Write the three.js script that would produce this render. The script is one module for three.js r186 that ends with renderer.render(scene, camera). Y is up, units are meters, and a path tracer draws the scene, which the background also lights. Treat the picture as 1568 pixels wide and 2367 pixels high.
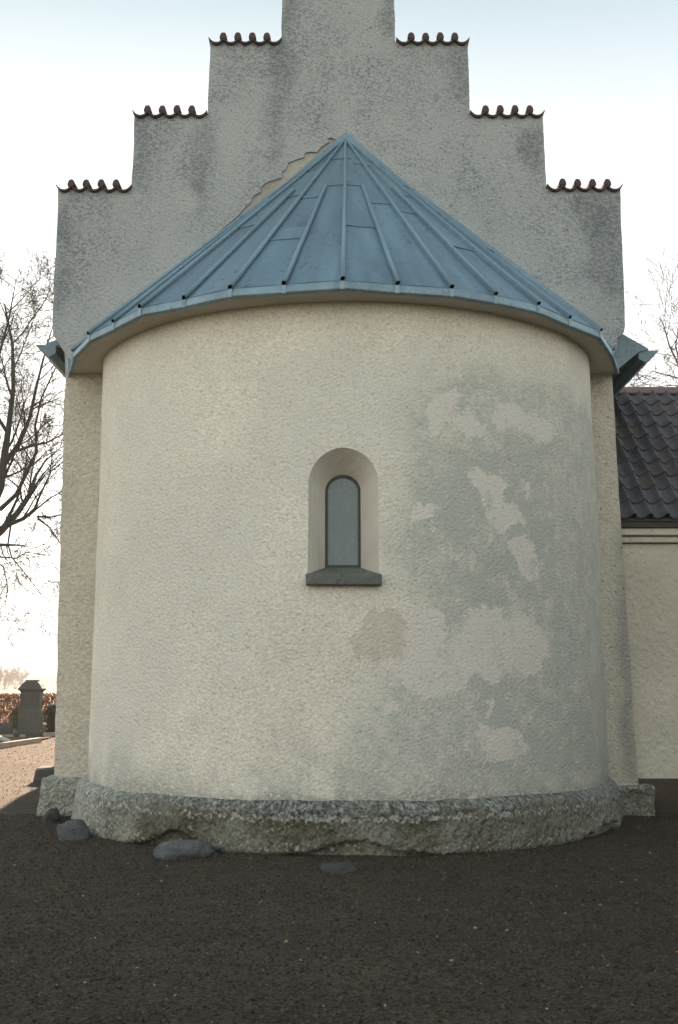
import * as THREE from 'three';
import { mergeGeometries, mergeVertices, toCreasedNormals } from 'three/addons/utils/BufferGeometryUtils.js';
import { RoundedBoxGeometry } from 'three/addons/geometries/RoundedBoxGeometry.js';
import { Brush, Evaluator, HOLLOW_SUBTRACTION } from 'three-bvh-csg';

// ---------------------------------------------------------------- camera, sky, sun, exposure
const scene = new THREE.Scene();
const F = 2300, CX = 784, CY = 1183.5;                    // focal length and centre, in units of a 1568 x 2367 picture
const EYE = new THREE.Vector3(0, 1.6, 12.6), PITCH = Math.atan(398 / F);
const camera = new THREE.PerspectiveCamera(2 * Math.atan(CY / F) * 180 / Math.PI, 678 / 1024, 0.1, 6000);
camera.position.copy(EYE);
camera.rotation.set(PITCH, 0, 0);
scene.add(camera);

const EXPOSURE = 8;
const renderer = new THREE.WebGLRenderer({ antialias: true });
renderer.setSize(678, 1024);
renderer.toneMapping = THREE.LinearToneMapping;
renderer.toneMappingExposure = 9;
renderer.shadowMap.enabled = true;

const SUN_AZ = THREE.MathUtils.degToRad(7), SUN_EL = THREE.MathUtils.degToRad(12);   // low behind the church, a little to its left
const SUN = new THREE.Vector3(-Math.sin(SUN_AZ) * Math.cos(SUN_EL), Math.sin(SUN_EL), -Math.cos(SUN_AZ) * Math.cos(SUN_EL));
{
  const W = 512, H = 256, data = new Float32Array(W * H * 4), d = new THREE.Vector3();
  const stops = [[-90, 0.5, 0.46, 0.4], [-2, 1.3, 1.25, 1.1], [0, 1.9, 1.86, 1.78], [10, 1.62, 1.64, 1.62], [20, 1.24, 1.29, 1.31], [28, 0.92, 0.98, 1.02], [37, 0.49, 0.63, 0.71], [60, 0.38, 0.5, 0.6], [90, 0.34, 0.46, 0.57]];
  for (let r = 0; r < H; r++) {
    const up = ((r + 0.5) / H - 0.5) * Math.PI, el = up * 180 / Math.PI;
    let i = 0; while (i < stops.length - 2 && el > stops[i + 1][0]) i++;
    const a = stops[i], b = stops[i + 1], t = (el - a[0]) / (b[0] - a[0]);
    for (let c = 0; c < W; c++) {
      const az = ((c + 0.5) / W - 0.5) * 2 * Math.PI;
      d.set(Math.cos(az) * Math.cos(up), Math.sin(up), Math.sin(az) * Math.cos(up));
      const ang = Math.acos(THREE.MathUtils.clamp(d.dot(SUN), -1, 1)) * 180 / Math.PI;
      const g = 2.0 * Math.exp(-ang / 9);
      const o = (r * W + c) * 4;
      for (let k = 0; k < 3; k++) data[o + k] = (a[k + 1] + (b[k + 1] - a[k + 1]) * t + g * [1, 0.86, 0.66][k]) / EXPOSURE;
      data[o + 3] = 1;
    }
  }
  const sky = new THREE.DataTexture(data, W, H, THREE.RGBAFormat, THREE.FloatType);
  sky.mapping = THREE.EquirectangularReflectionMapping; sky.magFilter = THREE.LinearFilter; sky.needsUpdate = true;
  scene.background = sky; scene.environment = sky;
}
const sun = new THREE.DirectionalLight(new THREE.Color().setRGB(1, 0.72, 0.5), 2);
sun.position.copy(SUN).multiplyScalar(80); sun.target.position.set(0, 0, 0);
sun.castShadow = true; sun.shadow.radius = 1.5; sun.shadow.mapSize.set(4096, 4096);
Object.assign(sun.shadow.camera, { left: -45, right: 45, top: 45, bottom: -45, near: 1, far: 200 });
scene.add(sun, sun.target);

// ---------------------------------------------------------------- helpers
let seed = 12345;
const rnd = () => { seed = (seed + 0x6d2b79f5) | 0; let t = Math.imul(seed ^ (seed >>> 15), 1 | seed); t = (t + Math.imul(t ^ (t >>> 7), 61 | t)) ^ t; return ((t ^ (t >>> 14)) >>> 0) / 4294967296; };
const R = (a, b) => a + (b - a) * rnd();
const clamp = (x, a = 0, b = 1) => x < a ? a : x > b ? b : x, mix = (a, b, t) => a + (b - a) * t;
const sstep = (a, b, x) => { const t = clamp((x - a) / (b - a)); return t * t * (3 - 2 * t); };
const hash = (x, y) => { let h = Math.imul(x, 374761393) + Math.imul(y, 668265263) | 0; h = Math.imul(h ^ (h >>> 13), 1274126177); return ((h ^ (h >>> 16)) >>> 0) / 4294967296; };
function vn(x, y, per = 0) {                               // value noise 0..1, tiling when per is given
  const ix = Math.floor(x), iy = Math.floor(y), fx = x - ix, fy = y - iy, u = fx * fx * (3 - 2 * fx), v = fy * fy * (3 - 2 * fy);
  let x0 = ix, x1 = ix + 1, y0 = iy, y1 = iy + 1;
  if (per) { x0 = ((x0 % per) + per) % per; x1 = ((x1 % per) + per) % per; y0 = ((y0 % per) + per) % per; y1 = ((y1 % per) + per) % per; }
  return mix(mix(hash(x0, y0), hash(x1, y0), u), mix(hash(x0, y1), hash(x1, y1), u), v);
}
function fbm(x, y, n = 4, per = 0) { let s = 0, a = 0.5, t = 0; for (let i = 0; i < n; i++) { s += a * vn(x + i * 17.3 * (per ? 0 : 1), y + i * 9.1 * (per ? 0 : 1), per); t += a; a *= 0.5; x *= 2; y *= 2; if (per) per *= 2; } return s / t; }

function rayOf(px, py) { return new THREE.Vector3((px - CX) / F, -(py - CY) / F, -1).applyAxisAngle(new THREE.Vector3(1, 0, 0), PITCH); }
function at(px, py, z) { const d = rayOf(px, py); return EYE.clone().addScaledVector(d, (z - EYE.z) / d.z); }       // on the upright plane z
function onGround(px, py, y = 0) { const d = rayOf(px, py); return EYE.clone().addScaledVector(d, (y - EYE.y) / d.y); }

const toS = (v) => { v = clamp(v); return 255 * (v <= 0.0031308 ? v * 12.92 : 1.055 * Math.pow(v, 1 / 2.4) - 0.055); };
function colorTexture(W, H, fn, wrap = true) {             // fn(x, y, out) writes linear rgb
  const d = new Uint8Array(W * H * 4), o = [0, 0, 0];
  for (let y = 0, i = 0; y < H; y++) for (let x = 0; x < W; x++, i += 4) { fn(x, y, o); d[i] = toS(o[0]); d[i + 1] = toS(o[1]); d[i + 2] = toS(o[2]); d[i + 3] = 255; }
  return finish(new THREE.DataTexture(d, W, H), true, wrap);
}
function valueTexture(W, H, fn, wrap = true) {
  const d = new Uint8Array(W * H * 4);
  for (let y = 0, i = 0; y < H; y++) for (let x = 0; x < W; x++, i += 4) { const v = clamp(fn(x, y)) * 255; d[i] = d[i + 1] = d[i + 2] = v; d[i + 3] = 255; }
  return finish(new THREE.DataTexture(d, W, H), false, wrap);
}
function finish(t, srgb, wrap) {
  t.magFilter = THREE.LinearFilter; t.minFilter = THREE.LinearMipmapLinearFilter; t.generateMipmaps = true;
  if (srgb) t.colorSpace = THREE.SRGBColorSpace;
  t.wrapS = t.wrapT = wrap ? THREE.RepeatWrapping : THREE.ClampToEdgeWrapping; t.needsUpdate = true; return t;
}
const rgb = (r, g, b) => new THREE.Color().setRGB(r, g, b);

const used = {};
function numbered(name) { const n = used[name] = (used[name] ?? -1) + 1; return n ? name + '_' + String(n).padStart(3, '0') : name; }
function shade(o) { o.castShadow = o.receiveShadow = true; return o; }
function tag(o, label, category, group) { o.userData = { ...o.userData, label, category }; if (group) o.userData.group = group; return o; }
function thing(name, label, category, pos = [0, 0, 0], group) {
  const g = new THREE.Group(); g.name = numbered(name); g.position.set(...pos); scene.add(g); return tag(g, label, category, group);
}
function partGroup(name, parent) { const g = new THREE.Group(); g.name = name; parent.add(g); return g; }
function part(name, geo, mat, parent) { const m = shade(new THREE.Mesh(geo, mat)); m.name = name; parent.add(m); return m; }
function whole(name, geo, mat, label, category, group) { const m = shade(new THREE.Mesh(geo, mat)); m.name = numbered(name); scene.add(m); return tag(m, label, category, group); }
function structure(name, geo, mat) { const m = shade(new THREE.Mesh(geo, mat)); m.name = name; m.userData.kind = 'structure'; scene.add(m); return m; }
function geoFrom(pos, idx, uv) {
  const g = new THREE.BufferGeometry();
  g.setAttribute('position', new THREE.Float32BufferAttribute(pos, 3));
  g.setAttribute('uv', new THREE.Float32BufferAttribute(uv ?? new Array(pos.length / 3 * 2).fill(0), 2));
  if (idx) g.setIndex(idx);
  g.computeVertexNormals(); return g;
}
function sheet(nu, nv, fn) {                               // fn(u, v) -> [x, y, z, s, t]
  const pos = [], uv = [], idx = [];
  for (let j = 0; j <= nv; j++) for (let i = 0; i <= nu; i++) { const p = fn(i / nu, j / nv); pos.push(p[0], p[1], p[2]); uv.push(p[3] ?? i / nu, p[4] ?? j / nv); }
  for (let j = 0; j < nv; j++) for (let i = 0; i < nu; i++) { const a = j * (nu + 1) + i, b = a + 1, c = a + nu + 1, d = c + 1; idx.push(a, b, d, a, d, c); }
  return geoFrom(pos, idx, uv);
}
function faceUV(g, fn) { const p = g.attributes.position, uv = g.attributes.uv; for (let i = 0; i < p.count; i++) { const [u, v] = fn(p.getX(i), p.getY(i), p.getZ(i)); uv.setXY(i, u, v); } return g; }
function boxUV(g, s = 1) {                                 // metres, by the way each face points
  g = g.index ? g.toNonIndexed() : g; const p = g.attributes.position, n = g.attributes.normal, uv = g.attributes.uv;
  for (let i = 0; i < p.count; i++) {
    const ax = Math.abs(n.getX(i)), ay = Math.abs(n.getY(i)), az = Math.abs(n.getZ(i));
    if (ay > ax && ay > az) uv.setXY(i, p.getX(i) * s, p.getZ(i) * s); else if (ax > az) uv.setXY(i, p.getZ(i) * s, p.getY(i) * s); else uv.setXY(i, p.getX(i) * s, p.getY(i) * s);
  }
  return g;
}
const box = (w, h, d, x, y, z, r = 0.01) => boxUV(new RoundedBoxGeometry(w, h, d, 2, Math.min(r, w / 2.1, h / 2.1, d / 2.1)).translate(x, y, z));
function hexa(P) {                                         // eight corners: bottom four then top four, both anticlockwise from above
  const q = [[0, 3, 2, 1], [4, 5, 6, 7], [0, 1, 5, 4], [1, 2, 6, 5], [2, 3, 7, 6], [3, 0, 4, 7]], pos = [], uv = [];
  for (const f of q) for (const k of [0, 1, 2, 0, 2, 3]) { pos.push(...P[f[k]]); uv.push(0, 0); }
  return boxUV(geoFrom(pos, null, uv));
}
function prism(outline, z0, z1) {                          // polygon in xy drawn out along z
  const s = new THREE.Shape(outline.map(([x, y]) => new THREE.Vector2(x, y)));
  return boxUV(new THREE.ExtrudeGeometry(s, { depth: z1 - z0, bevelEnabled: false }).translate(0, 0, z0));
}
function rock(rx, ry, rz, sd, detail = 3, rough = 0.16) {
  const g = mergeVertices(new THREE.IcosahedronGeometry(1, detail).deleteAttribute('uv').deleteAttribute('normal'), 1e-4), p = g.attributes.position, v = new THREE.Vector3();
  for (let i = 0; i < p.count; i++) {
    v.fromBufferAttribute(p, i);
    const n = 1 + rough * (fbm(v.x * 1.6 + sd, v.y * 1.6 + v.z * 1.3 + sd * 2, 3) - 0.5) * 2 + 0.1 * (fbm(v.x * 5 + sd, v.z * 5 + v.y * 4, 3) - 0.5);
    let cut = 1; for (let k = 0; k < 11; k++) { const a = hash(k, sd) * 6.283, u = hash(k + 40, sd) * 1.7 - 0.85, c = Math.sqrt(1 - u * u), dt = v.x * c * Math.cos(a) + v.y * u + v.z * c * Math.sin(a); if (dt > 0.1) cut = Math.min(cut, (0.68 + 0.25 * hash(k + 80, sd)) / dt); }
    const f = n * mix(1, cut, 0.85); p.setXYZ(i, v.x * f * rx, v.y * f * ry, v.z * f * rz);
  }
  g.setAttribute('uv', new THREE.Float32BufferAttribute(new Float32Array(p.count * 2), 2)); g.computeVertexNormals();
  return boxUV(g);
}

// ---------------------------------------------------------------- plan of the apse
const AX = 0.1, A = 3.11, B = 2.95;                        // apse wall: half an ellipse on the gable plane z = 0
const swell = (ph, y) => 0.035 * (fbm(ph * 2.2 + 40, y * 0.55 + 3, 3) - 0.5) + 0.012 * (fbm(ph * 9 + 7, y * 2.6, 2) - 0.5);
function apsePoint(ph, y, off = 0) { const s = Math.sin(ph), c = Math.cos(ph), nx = s / A, nz = c / B, l = Math.hypot(nx, nz); return [AX + A * s + nx / l * off, y, B * c + nz / l * off]; }
function onApse(px, py) {                                  // where a line of sight meets the apse: [metres along the wall, height]
  const d = rayOf(px, py), ox = EYE.x - AX, a = (d.x / A) ** 2 + (d.z / B) ** 2, b = 2 * (ox * d.x / A ** 2 + EYE.z * d.z / B ** 2), c = (ox / A) ** 2 + (EYE.z / B) ** 2 - 1;
  const q = b * b - 4 * a * c, t = q < 0 ? -b / (2 * a) : (-b - Math.sqrt(q)) / (2 * a), p = EYE.clone().addScaledVector(d, t);
  return [Math.atan2((p.x - AX) / A, p.z / B), p.y];
}

// ---------------------------------------------------------------- masks: outlines of stains, in the metres of the wall they lie on
function mask(W, H, toPixel, polys, blur) {
  const c = document.createElement('canvas'); c.width = W; c.height = H; const g = c.getContext('2d');
  g.fillStyle = '#000'; g.fillRect(0, 0, W, H); g.fillStyle = '#fff';
  for (const poly of polys) { g.beginPath(); poly.forEach((p, i) => { const [x, y] = toPixel(p); i ? g.lineTo(x, y) : g.moveTo(x, y); }); g.closePath(); g.fill(); }
  const d = g.getImageData(0, 0, W, H).data; let m = new Float32Array(W * H); for (let i = 0; i < m.length; i++) m[i] = d[i * 4] / 255;
  for (let pass = 0; pass < 2; pass++) {
    for (const [n, len, sn, sl] of [[H, W, W, 1], [W, H, 1, W]]) {
      const o = new Float32Array(m.length);
      for (let i = 0; i < n; i++) { let s = 0; const k = i * sn; for (let j = -blur; j < len; j++) { if (j + blur < len) s += m[k + (j + blur) * sl]; if (j - blur - 1 >= 0) s -= m[k + (j - blur - 1) * sl]; if (j >= 0) o[k + j * sl] = s / (2 * blur + 1); } }
      m = o;
    }
  }
  return (x, y) => m[clamp(Math.round(y), 0, H - 1) * W + clamp(Math.round(x), 0, W - 1)];
}

// roughcast relief: rounded lumps with pits between them, in cells per metre
function grains(x, y) {                                     // rounded stones of uneven height, cells of 1
  const ix = Math.floor(x), iy = Math.floor(y); let best = 0;
  for (let j = -1; j <= 1; j++) for (let i = -1; i <= 1; i++) {
    const cx = ix + i, cy = iy + j, dx = cx + hash(cx, cy) - x, dy = cy + hash(cx + 911, cy + 37) - y, q = 1 - (dx * dx + dy * dy) * 1.5; if (q > 0) { const h = q * (0.45 + 0.55 * hash(cx + 71, cy + 5)); if (h > best) best = h; }
  }
  return best;
}
const lumps = (x, y, k) => clamp(0.62 * grains(x * k + 300, y * k + 300) + 0.38 * grains(x * k * 2.1 + 340, y * k * 2.1 + 310) + 0.1);

// apse plaster: 190 degrees of wall by 5.2 m
const APH = THREE.MathUtils.degToRad(95), ALEN = 10.05, AY0 = 0.4, AY1 = 5.62, AW = 2048, AH = 1064;
const apseUV = (ph, y) => [(ph + APH) / (2 * APH), (y - AY0) / (AY1 - AY0)];
const toApsePx = ([px, py]) => { const [ph, y] = onApse(px, py), [u, v] = apseUV(ph, y); return [u * AW, v * AH]; };
const Z7 = (list) => { const o = []; for (let i = 0; i < list.length; i += 2) o.push([842 + list[i] * 0.3906, 842 + list[i + 1] * 0.3906]); return o; };
const palePatches = [
  [340, 260, 420, 200, 600, 170, 560, 260, 470, 290, 440, 430, 380, 420], [470, 290, 640, 275, 700, 330, 720, 380, 640, 440, 580, 400, 470, 360],
  [740, 300, 820, 250, 880, 230, 930, 290, 1100, 330, 1140, 400, 1080, 470, 1000, 430, 950, 380, 830, 420, 770, 380],
  [600, 610, 800, 640, 830, 720, 810, 800, 900, 830, 940, 960, 880, 940, 800, 1000, 720, 930, 720, 860, 680, 780], [930, 700, 980, 690, 970, 760, 940, 830],
  [260, 880, 340, 820, 430, 830, 480, 870, 400, 890, 320, 920], [390, 930, 430, 920, 410, 990], [730, 980, 790, 1040, 740, 1080], [490, 1040, 530, 1060, 520, 1110],
  [850, 1040, 930, 1000, 1010, 1080, 1040, 1180, 1020, 1280, 1040, 1330, 960, 1290, 900, 1180], [800, 1280, 870, 1270, 860, 1310],
  [310, 1450, 460, 1440, 470, 1620, 440, 1660, 560, 1620, 570, 1540, 640, 1450, 790, 1440, 830, 1510, 950, 1500, 1060, 1550, 1090, 1740, 960, 1880, 900, 1800, 800, 1830, 760, 1900, 680, 1810, 600, 1890, 400, 1980, 310, 1970, 230, 1880, 200, 1720, 230, 1580],
  [720, 1960, 780, 1950, 770, 2060, 720, 2080], [100, 2000, 180, 1960, 190, 2060, 130, 2080], [560, 2220, 720, 2120, 900, 2150, 980, 2300, 700, 2352], [-820, 1730, -710, 1720, -720, 1840, -790, 1850],
].map(Z7);
const tanPatches = [Z7([10, 1500, 120, 1470, 220, 1500, 230, 1580, 200, 1720, 100, 1750, -60, 1700, -100, 1650])];
const algaeArea = [[[940, 930], [1060, 850], [1260, 890], [1370, 960], [1400, 1200], [1412, 1500], [1420, 1810], [860, 1815], [800, 1740], [850, 1620], [990, 1440], [900, 1260], [960, 1080]]];
const algaeDense = [[[1080, 1020], [1230, 1020], [1290, 1200], [1260, 1390], [1120, 1420], [1040, 1300], [1000, 1180]], [[1060, 1620], [1130, 1560], [1230, 1590], [1330, 1560], [1380, 1780], [1050, 1790]]];
const pale = mask(AW, AH, toApsePx, palePatches, 3), tan = mask(AW, AH, toApsePx, tanPatches, 5), algae = mask(AW, AH, toApsePx, algaeArea, 34), dense = mask(AW, AH, toApsePx, algaeDense, 26);
const AM = ALEN / AW;                                      // metres per texel
const apseColor = colorTexture(AW, AH, (x, y, o) => {
  const X = x * AM, Y = AY0 + y * AM, l = lumps(X, Y, 36);
  const w1 = (fbm(X * 3.1, Y * 3.1, 4) - 0.5) * 46, w2 = (fbm(X * 3.1 + 50, Y * 3.1 + 20, 4) - 0.5) * 46, g1 = (vn(X * 60, Y * 60) - 0.5) * 10 + (fbm(X * 13, Y * 13, 3) - 0.5) * 30, g2 = (vn(X * 60 + 9, Y * 60 + 3) - 0.5) * 10 + (fbm(X * 13 + 40, Y * 13, 3) - 0.5) * 30;
  const big = fbm(X * 0.7 + 3, Y * 0.7, 4), mid = fbm(X * 4, Y * 3.2, 4), fine = vn(X * 95, Y * 95);
  let r = 0.785, g = 0.74, b = 0.61;
  const cell = hash(Math.floor(X * 62 + fine * 1.5), Math.floor(Y * 62 + mid * 9)), patchy = fbm(X * 11, Y * 9.5, 3), t0 = 0.95 + 0.14 * (mid - 0.5) + 0.10 * (big - 0.5) + 0.10 * (fine - 0.5) + 0.24 * (cell - 0.5); r *= t0; g *= t0; b *= t0;
  // lime wash gone greyish in places
  const greyer = sstep(0.46, 0.66, fbm(X * 1.1 + 20, Y * 0.9 + 8, 5)) * 0.45; r = mix(r, 0.66, greyer); g = mix(g, 0.645, greyer); b = mix(b, 0.56, greyer);
  // algae on the damp side: grain decides where it takes
  const am = algae(x + w1 * 1.4, y + w2 * 1.4), dm = dense(x + w1, y + w2);
  const grain = 0.55 * fine + 0.45 * vn(X * 34 + 4, Y * 34), take = clamp((am * 0.8 + dm * 0.5) * (0.5 + 1.0 * (mid - 0.35) + 0.9 * (patchy - 0.5)) + ((grain - 0.5) * 0.9 + (cell - 0.5) * 0.6) * am);
  const al = clamp(take * 1.2) * 0.86; r = mix(r, 0.44, al); g = mix(g, 0.462, al); b = mix(b, 0.402, al);
  const pp = sstep(0.42, 0.60, pale(x + w1 * 0.6 + g1, y + w2 * 0.6 + g2) + (fine - 0.5) * 0.3) * sstep(0.12, 0.4, 0.62 + (mid - 0.5) * 1.5 + (patchy - 0.5) * 1.2);
  r = mix(r, 0.715, pp * 0.95); g = mix(g, 0.675, pp * 0.95); b = mix(b, 0.58, pp * 0.95);
  const tp = sstep(0.4, 0.62, tan(x + w1 * 0.6 + g1, y + w2 * 0.6 + g2)) * (0.55 + 0.5 * (patchy - 0.3)); r = mix(r, 0.57, tp); g = mix(g, 0.51, tp); b = mix(b, 0.41, tp);
  // splash dirt and lichen at the foot, in specks
  const foot = sstep(1.15, 0.45, Y + (mid - 0.5) * 0.9 + (big - 0.5) * 0.5), sp = foot * sstep(0.35, 0.7, grain + foot * 0.22); r = mix(r, 0.40, sp * 0.6); g = mix(g, 0.41, sp * 0.6); b = mix(b, 0.35, sp * 0.6);
  const ring = sstep(0.66, 0.5, Y + (mid - 0.5) * 0.22 + (patchy - 0.5) * 0.12) * sstep(0.3, 0.62, grain * 0.6 + cell * 0.4); r = mix(r, 0.27, ring * 0.75); g = mix(g, 0.275, ring * 0.75); b = mix(b, 0.235, ring * 0.75);
  // pits of the roughcast coloured darker, with scattered dark specks
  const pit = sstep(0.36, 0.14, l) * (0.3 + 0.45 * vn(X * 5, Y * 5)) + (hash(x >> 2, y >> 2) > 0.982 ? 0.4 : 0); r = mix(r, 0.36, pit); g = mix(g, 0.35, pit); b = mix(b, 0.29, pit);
  o[0] = r; o[1] = g; o[2] = b;
}, false);
const apseBump = valueTexture(AW, AH, (x, y) => { const X = x * AM, Y = AY0 + y * AM; const p = pale(x, y) * 0.6; return mix(lumps(X, Y, 36), 0.5, p * 0.4) * 0.8 + 0.2 * fbm(X * 3, Y * 3, 2); }, false);
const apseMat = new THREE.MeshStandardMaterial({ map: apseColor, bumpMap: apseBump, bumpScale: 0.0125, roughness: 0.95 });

// gable plaster: 8 m by 12 m, the upper wall blackened and speckled
const GW = 1344, GH = 2016, GM = 8 / GW;
const toGablePx = ([px, py]) => { const p = at(px, py, 0); return [(p.x + 4) / GM, p.y / GM]; };
const soot = mask(GW, GH, toGablePx, [
  [[632, 110], [650, 95], [690, 120], [686, 170], [668, 190], [650, 270], [645, 360], [622, 380], [618, 300], [630, 220]], [[455, 285], [492, 275], [494, 345], [478, 440], [462, 520], [450, 430]], [[1205, 300], [1254, 290], [1256, 410], [1215, 400]],
  [[1020, 110], [1083, 105], [1083, 240], [1040, 220]], [[650, -40], [690, -40], [684, 60], [650, 90]], [[880, -40], [912, -40], [912, 90], [880, 50]], [[310, 270], [345, 270], [335, 420], [305, 420]], [[1330, 450], [1436, 450], [1440, 700], [1360, 640]], [[130, 480], [165, 480], [160, 700], [125, 740]], [[1425, 1250], [1452, 1200], [1478, 1810], [1445, 1800]],
], 12);
const limeLow = mask(GW, GH, toGablePx, [[[120, 720], [400, 560], [560, 520], [640, 400], [798, 290], [980, 420], [1150, 560], [1440, 740], [1500, 1900], [90, 1900]]], 26);
const gablePlaster = (grime) => colorTexture(GW, GH, (x, y, o) => {
  const X = x * GM - 4, Y = y * GM, l = lumps(X + 60, Y, 30), big = fbm(X * 0.8 + 9, Y * 0.55, 4), mid = fbm(X * 3.4 + 2, Y * 2.6, 4), fine = vn(X * 80, Y * 80), sp = hash(Math.floor(X * 46 + 2 * fine), Math.floor(Y * 46 + 3 * mid));
  const w1 = (mid - 0.5) * 70, w2 = (fbm(X * 3 + 70, Y * 3, 3) - 0.5) * 70;
  const lowZone = Y < 5.75; let r = lowZone ? 0.69 : 0.585, g = lowZone ? 0.635 : 0.595, b = lowZone ? 0.51 : 0.555;
  const t = 0.92 + 0.2 * (mid - 0.5) + 0.14 * (fine - 0.5) + 0.34 * (sp - 0.5); r *= t; g *= t; b *= t;
  const low = limeLow(x + w1, y + w2), dirt = clamp(0.66 + 0.7 * (big - 0.5) + 0.6 * (mid - 0.5)) * mix(1, 0.62, low) * (lowZone ? 0.16 : 1);
  const d = clamp(dirt * (0.42 + 0.9 * sstep(0.35, 0.75, sp * 0.6 + fine * 0.4))); r = mix(r, 0.2, d); g = mix(g, 0.222, d); b = mix(b, 0.218, d);
  const s = soot(x + w1 * 0.5, y + w2 * 0.7) * (0.45 + 0.75 * sstep(0.3, 0.65, sp * 0.5 + mid * 0.5)); r = mix(r, 0.15, s * 0.62); g = mix(g, 0.165, s * 0.62); b = mix(b, 0.165, s * 0.62);
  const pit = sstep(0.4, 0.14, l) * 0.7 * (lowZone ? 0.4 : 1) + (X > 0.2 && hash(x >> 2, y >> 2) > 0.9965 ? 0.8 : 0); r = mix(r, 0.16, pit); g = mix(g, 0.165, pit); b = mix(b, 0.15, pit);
  o[0] = r; o[1] = g; o[2] = b;
});
const gableColor = gablePlaster();
const gableBump = valueTexture(GW, GH, (x, y) => { const X = x * GM + 56, Y = y * GM; return lumps(X, Y, 30) * 0.85 + 0.15 * fbm(X * 3, Y * 3, 2); });
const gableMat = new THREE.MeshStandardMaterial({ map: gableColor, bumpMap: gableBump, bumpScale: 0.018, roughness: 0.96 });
const gableUV = (x, y) => [(x + 4) / 8, y / 12];

// general plaster, mortar, concrete: tiles of 3 m
const T = 768, TM = 3 / T;
const tileColor = (lo, hi, dark, amount) => { const t = colorTexture(T, T, (x, y, o) => {
  const X = x * TM, Y = y * TM, a = fbm(X * 2, Y * 2, 5, 6), f = vn(X * 64, Y * 64, 192), p = fbm(X * 16, Y * 16, 3, 48), k = clamp(0.5 + (a - 0.5) * 1.5 + (f - 0.5) * 0.35), d = sstep(0.62, 0.85, p * 0.6 + f * 0.4) * amount;
  for (let c = 0; c < 3; c++) o[c] = mix(mix(lo[c], hi[c], k), dark[c], d);
}); t.repeat.set(1 / 3, 1 / 3); return t; };
const tileBump = valueTexture(T, T, (x, y) => { const X = x * TM, Y = y * TM; return clamp(0.5 + (fbm(X * 18, Y * 18, 3, 54) - 0.5) * 1.5 + (vn(X * 50, Y * 50, 150) - 0.5) * 0.3); }); tileBump.repeat.set(1 / 3, 1 / 3);
const std = (o) => new THREE.MeshStandardMaterial({ roughness: 0.92, ...o });
const creamMat = std({ map: tileColor([0.60, 0.55, 0.43], [0.74, 0.69, 0.56], [0.4, 0.38, 0.32], 0.5), bumpMap: tileBump, bumpScale: 0.014 });
const smoothLimeMat = std({ map: tileColor([0.58, 0.54, 0.45], [0.70, 0.66, 0.56], [0.45, 0.42, 0.36], 0.3), bumpMap: tileBump, bumpScale: 0.004 });
const mortarMat = std({ map: tileColor([0.36, 0.34, 0.28], [0.48, 0.45, 0.38], [0.25, 0.24, 0.2], 0.5), bumpMap: tileBump, bumpScale: 0.012 });
const darkPlinthMat = std({ map: tileColor([0.06, 0.048, 0.03], [0.105, 0.086, 0.058], [0.04, 0.034, 0.022], 0.6), bumpMap: tileBump, bumpScale: 0.014 });
const sillMat = std({ map: tileColor([0.1, 0.11, 0.092], [0.2, 0.212, 0.18], [0.055, 0.06, 0.048], 0.8), bumpMap: tileBump, bumpScale: 0.006, roughness: 0.8 });
const stoneMat = std({ map: tileColor([0.085, 0.09, 0.09], [0.19, 0.2, 0.198], [0.05, 0.048, 0.04], 0.9), bumpMap: tileBump, bumpScale: 0.02 });
const darkStoneMat = std({ map: tileColor([0.05, 0.05, 0.045], [0.11, 0.105, 0.09], [0.03, 0.03, 0.025], 0.6), bumpMap: tileBump, bumpScale: 0.008 });
const graniteMat = std({ map: tileColor([0.055, 0.06, 0.058], [0.11, 0.115, 0.105], [0.03, 0.03, 0.03], 0.6), roughness: 0.7 });
const kerbMat = std({ map: tileColor([0.38, 0.35, 0.3], [0.52, 0.48, 0.42], [0.25, 0.23, 0.2], 0.5), roughness: 0.8 });
const boardMat = std({ map: tileColor([0.05, 0.045, 0.04], [0.075, 0.068, 0.06], [0.03, 0.03, 0.03], 0.5), roughness: 0.7 });
const soilMat = std({ map: tileColor([0.03, 0.028, 0.02], [0.07, 0.06, 0.045], [0.02, 0.02, 0.012], 0.5), bumpMap: tileBump, bumpScale: 0.03 });

// ---------------------------------------------------------------- ground
const GT = 1024, GRM = 2.4 / GT;
const gravelColor = colorTexture(GT, GT, (x, y, o) => {
  const X = x * GRM, Y = y * GRM, a = fbm(X * 5 / 1.2, Y * 5 / 1.2, 3, 10), s = vn(X * 100, Y * 100, 240), s2 = vn(X * 50 + 0.5, Y * 50, 120), k = 0.62 + 0.5 * (a - 0.5) + 1.0 * (s - 0.5) + 0.7 * (s2 - 0.5), w = vn(X * 75, Y * 75, 180);
  o[0] = 0.064 * k + 0.008 * w; o[1] = 0.048 * k; o[2] = 0.021 * k + 0.004 * (1 - w);
  if (hash(x >> 1, y >> 1) > 0.9985) { o[0] = 0.3; o[1] = 0.28; o[2] = 0.25; }
}); gravelColor.repeat.set(1 / 2.4, 1 / 2.4);
const gravelBump = valueTexture(GT, GT, (x, y) => { const X = x * GRM, Y = y * GRM; return 0.45 * vn(X * 50 + 0.5, Y * 50, 120) + 0.35 * vn(X * 100, Y * 100, 240) + 0.2 * fbm(X * 5, Y * 5, 2, 12); }); gravelBump.repeat.set(1 / 2.4, 1 / 2.4);
const gravelMat = std({ map: gravelColor, bumpMap: gravelBump, bumpScale: 0.02, roughness: 0.97, vertexColors: true });
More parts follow.
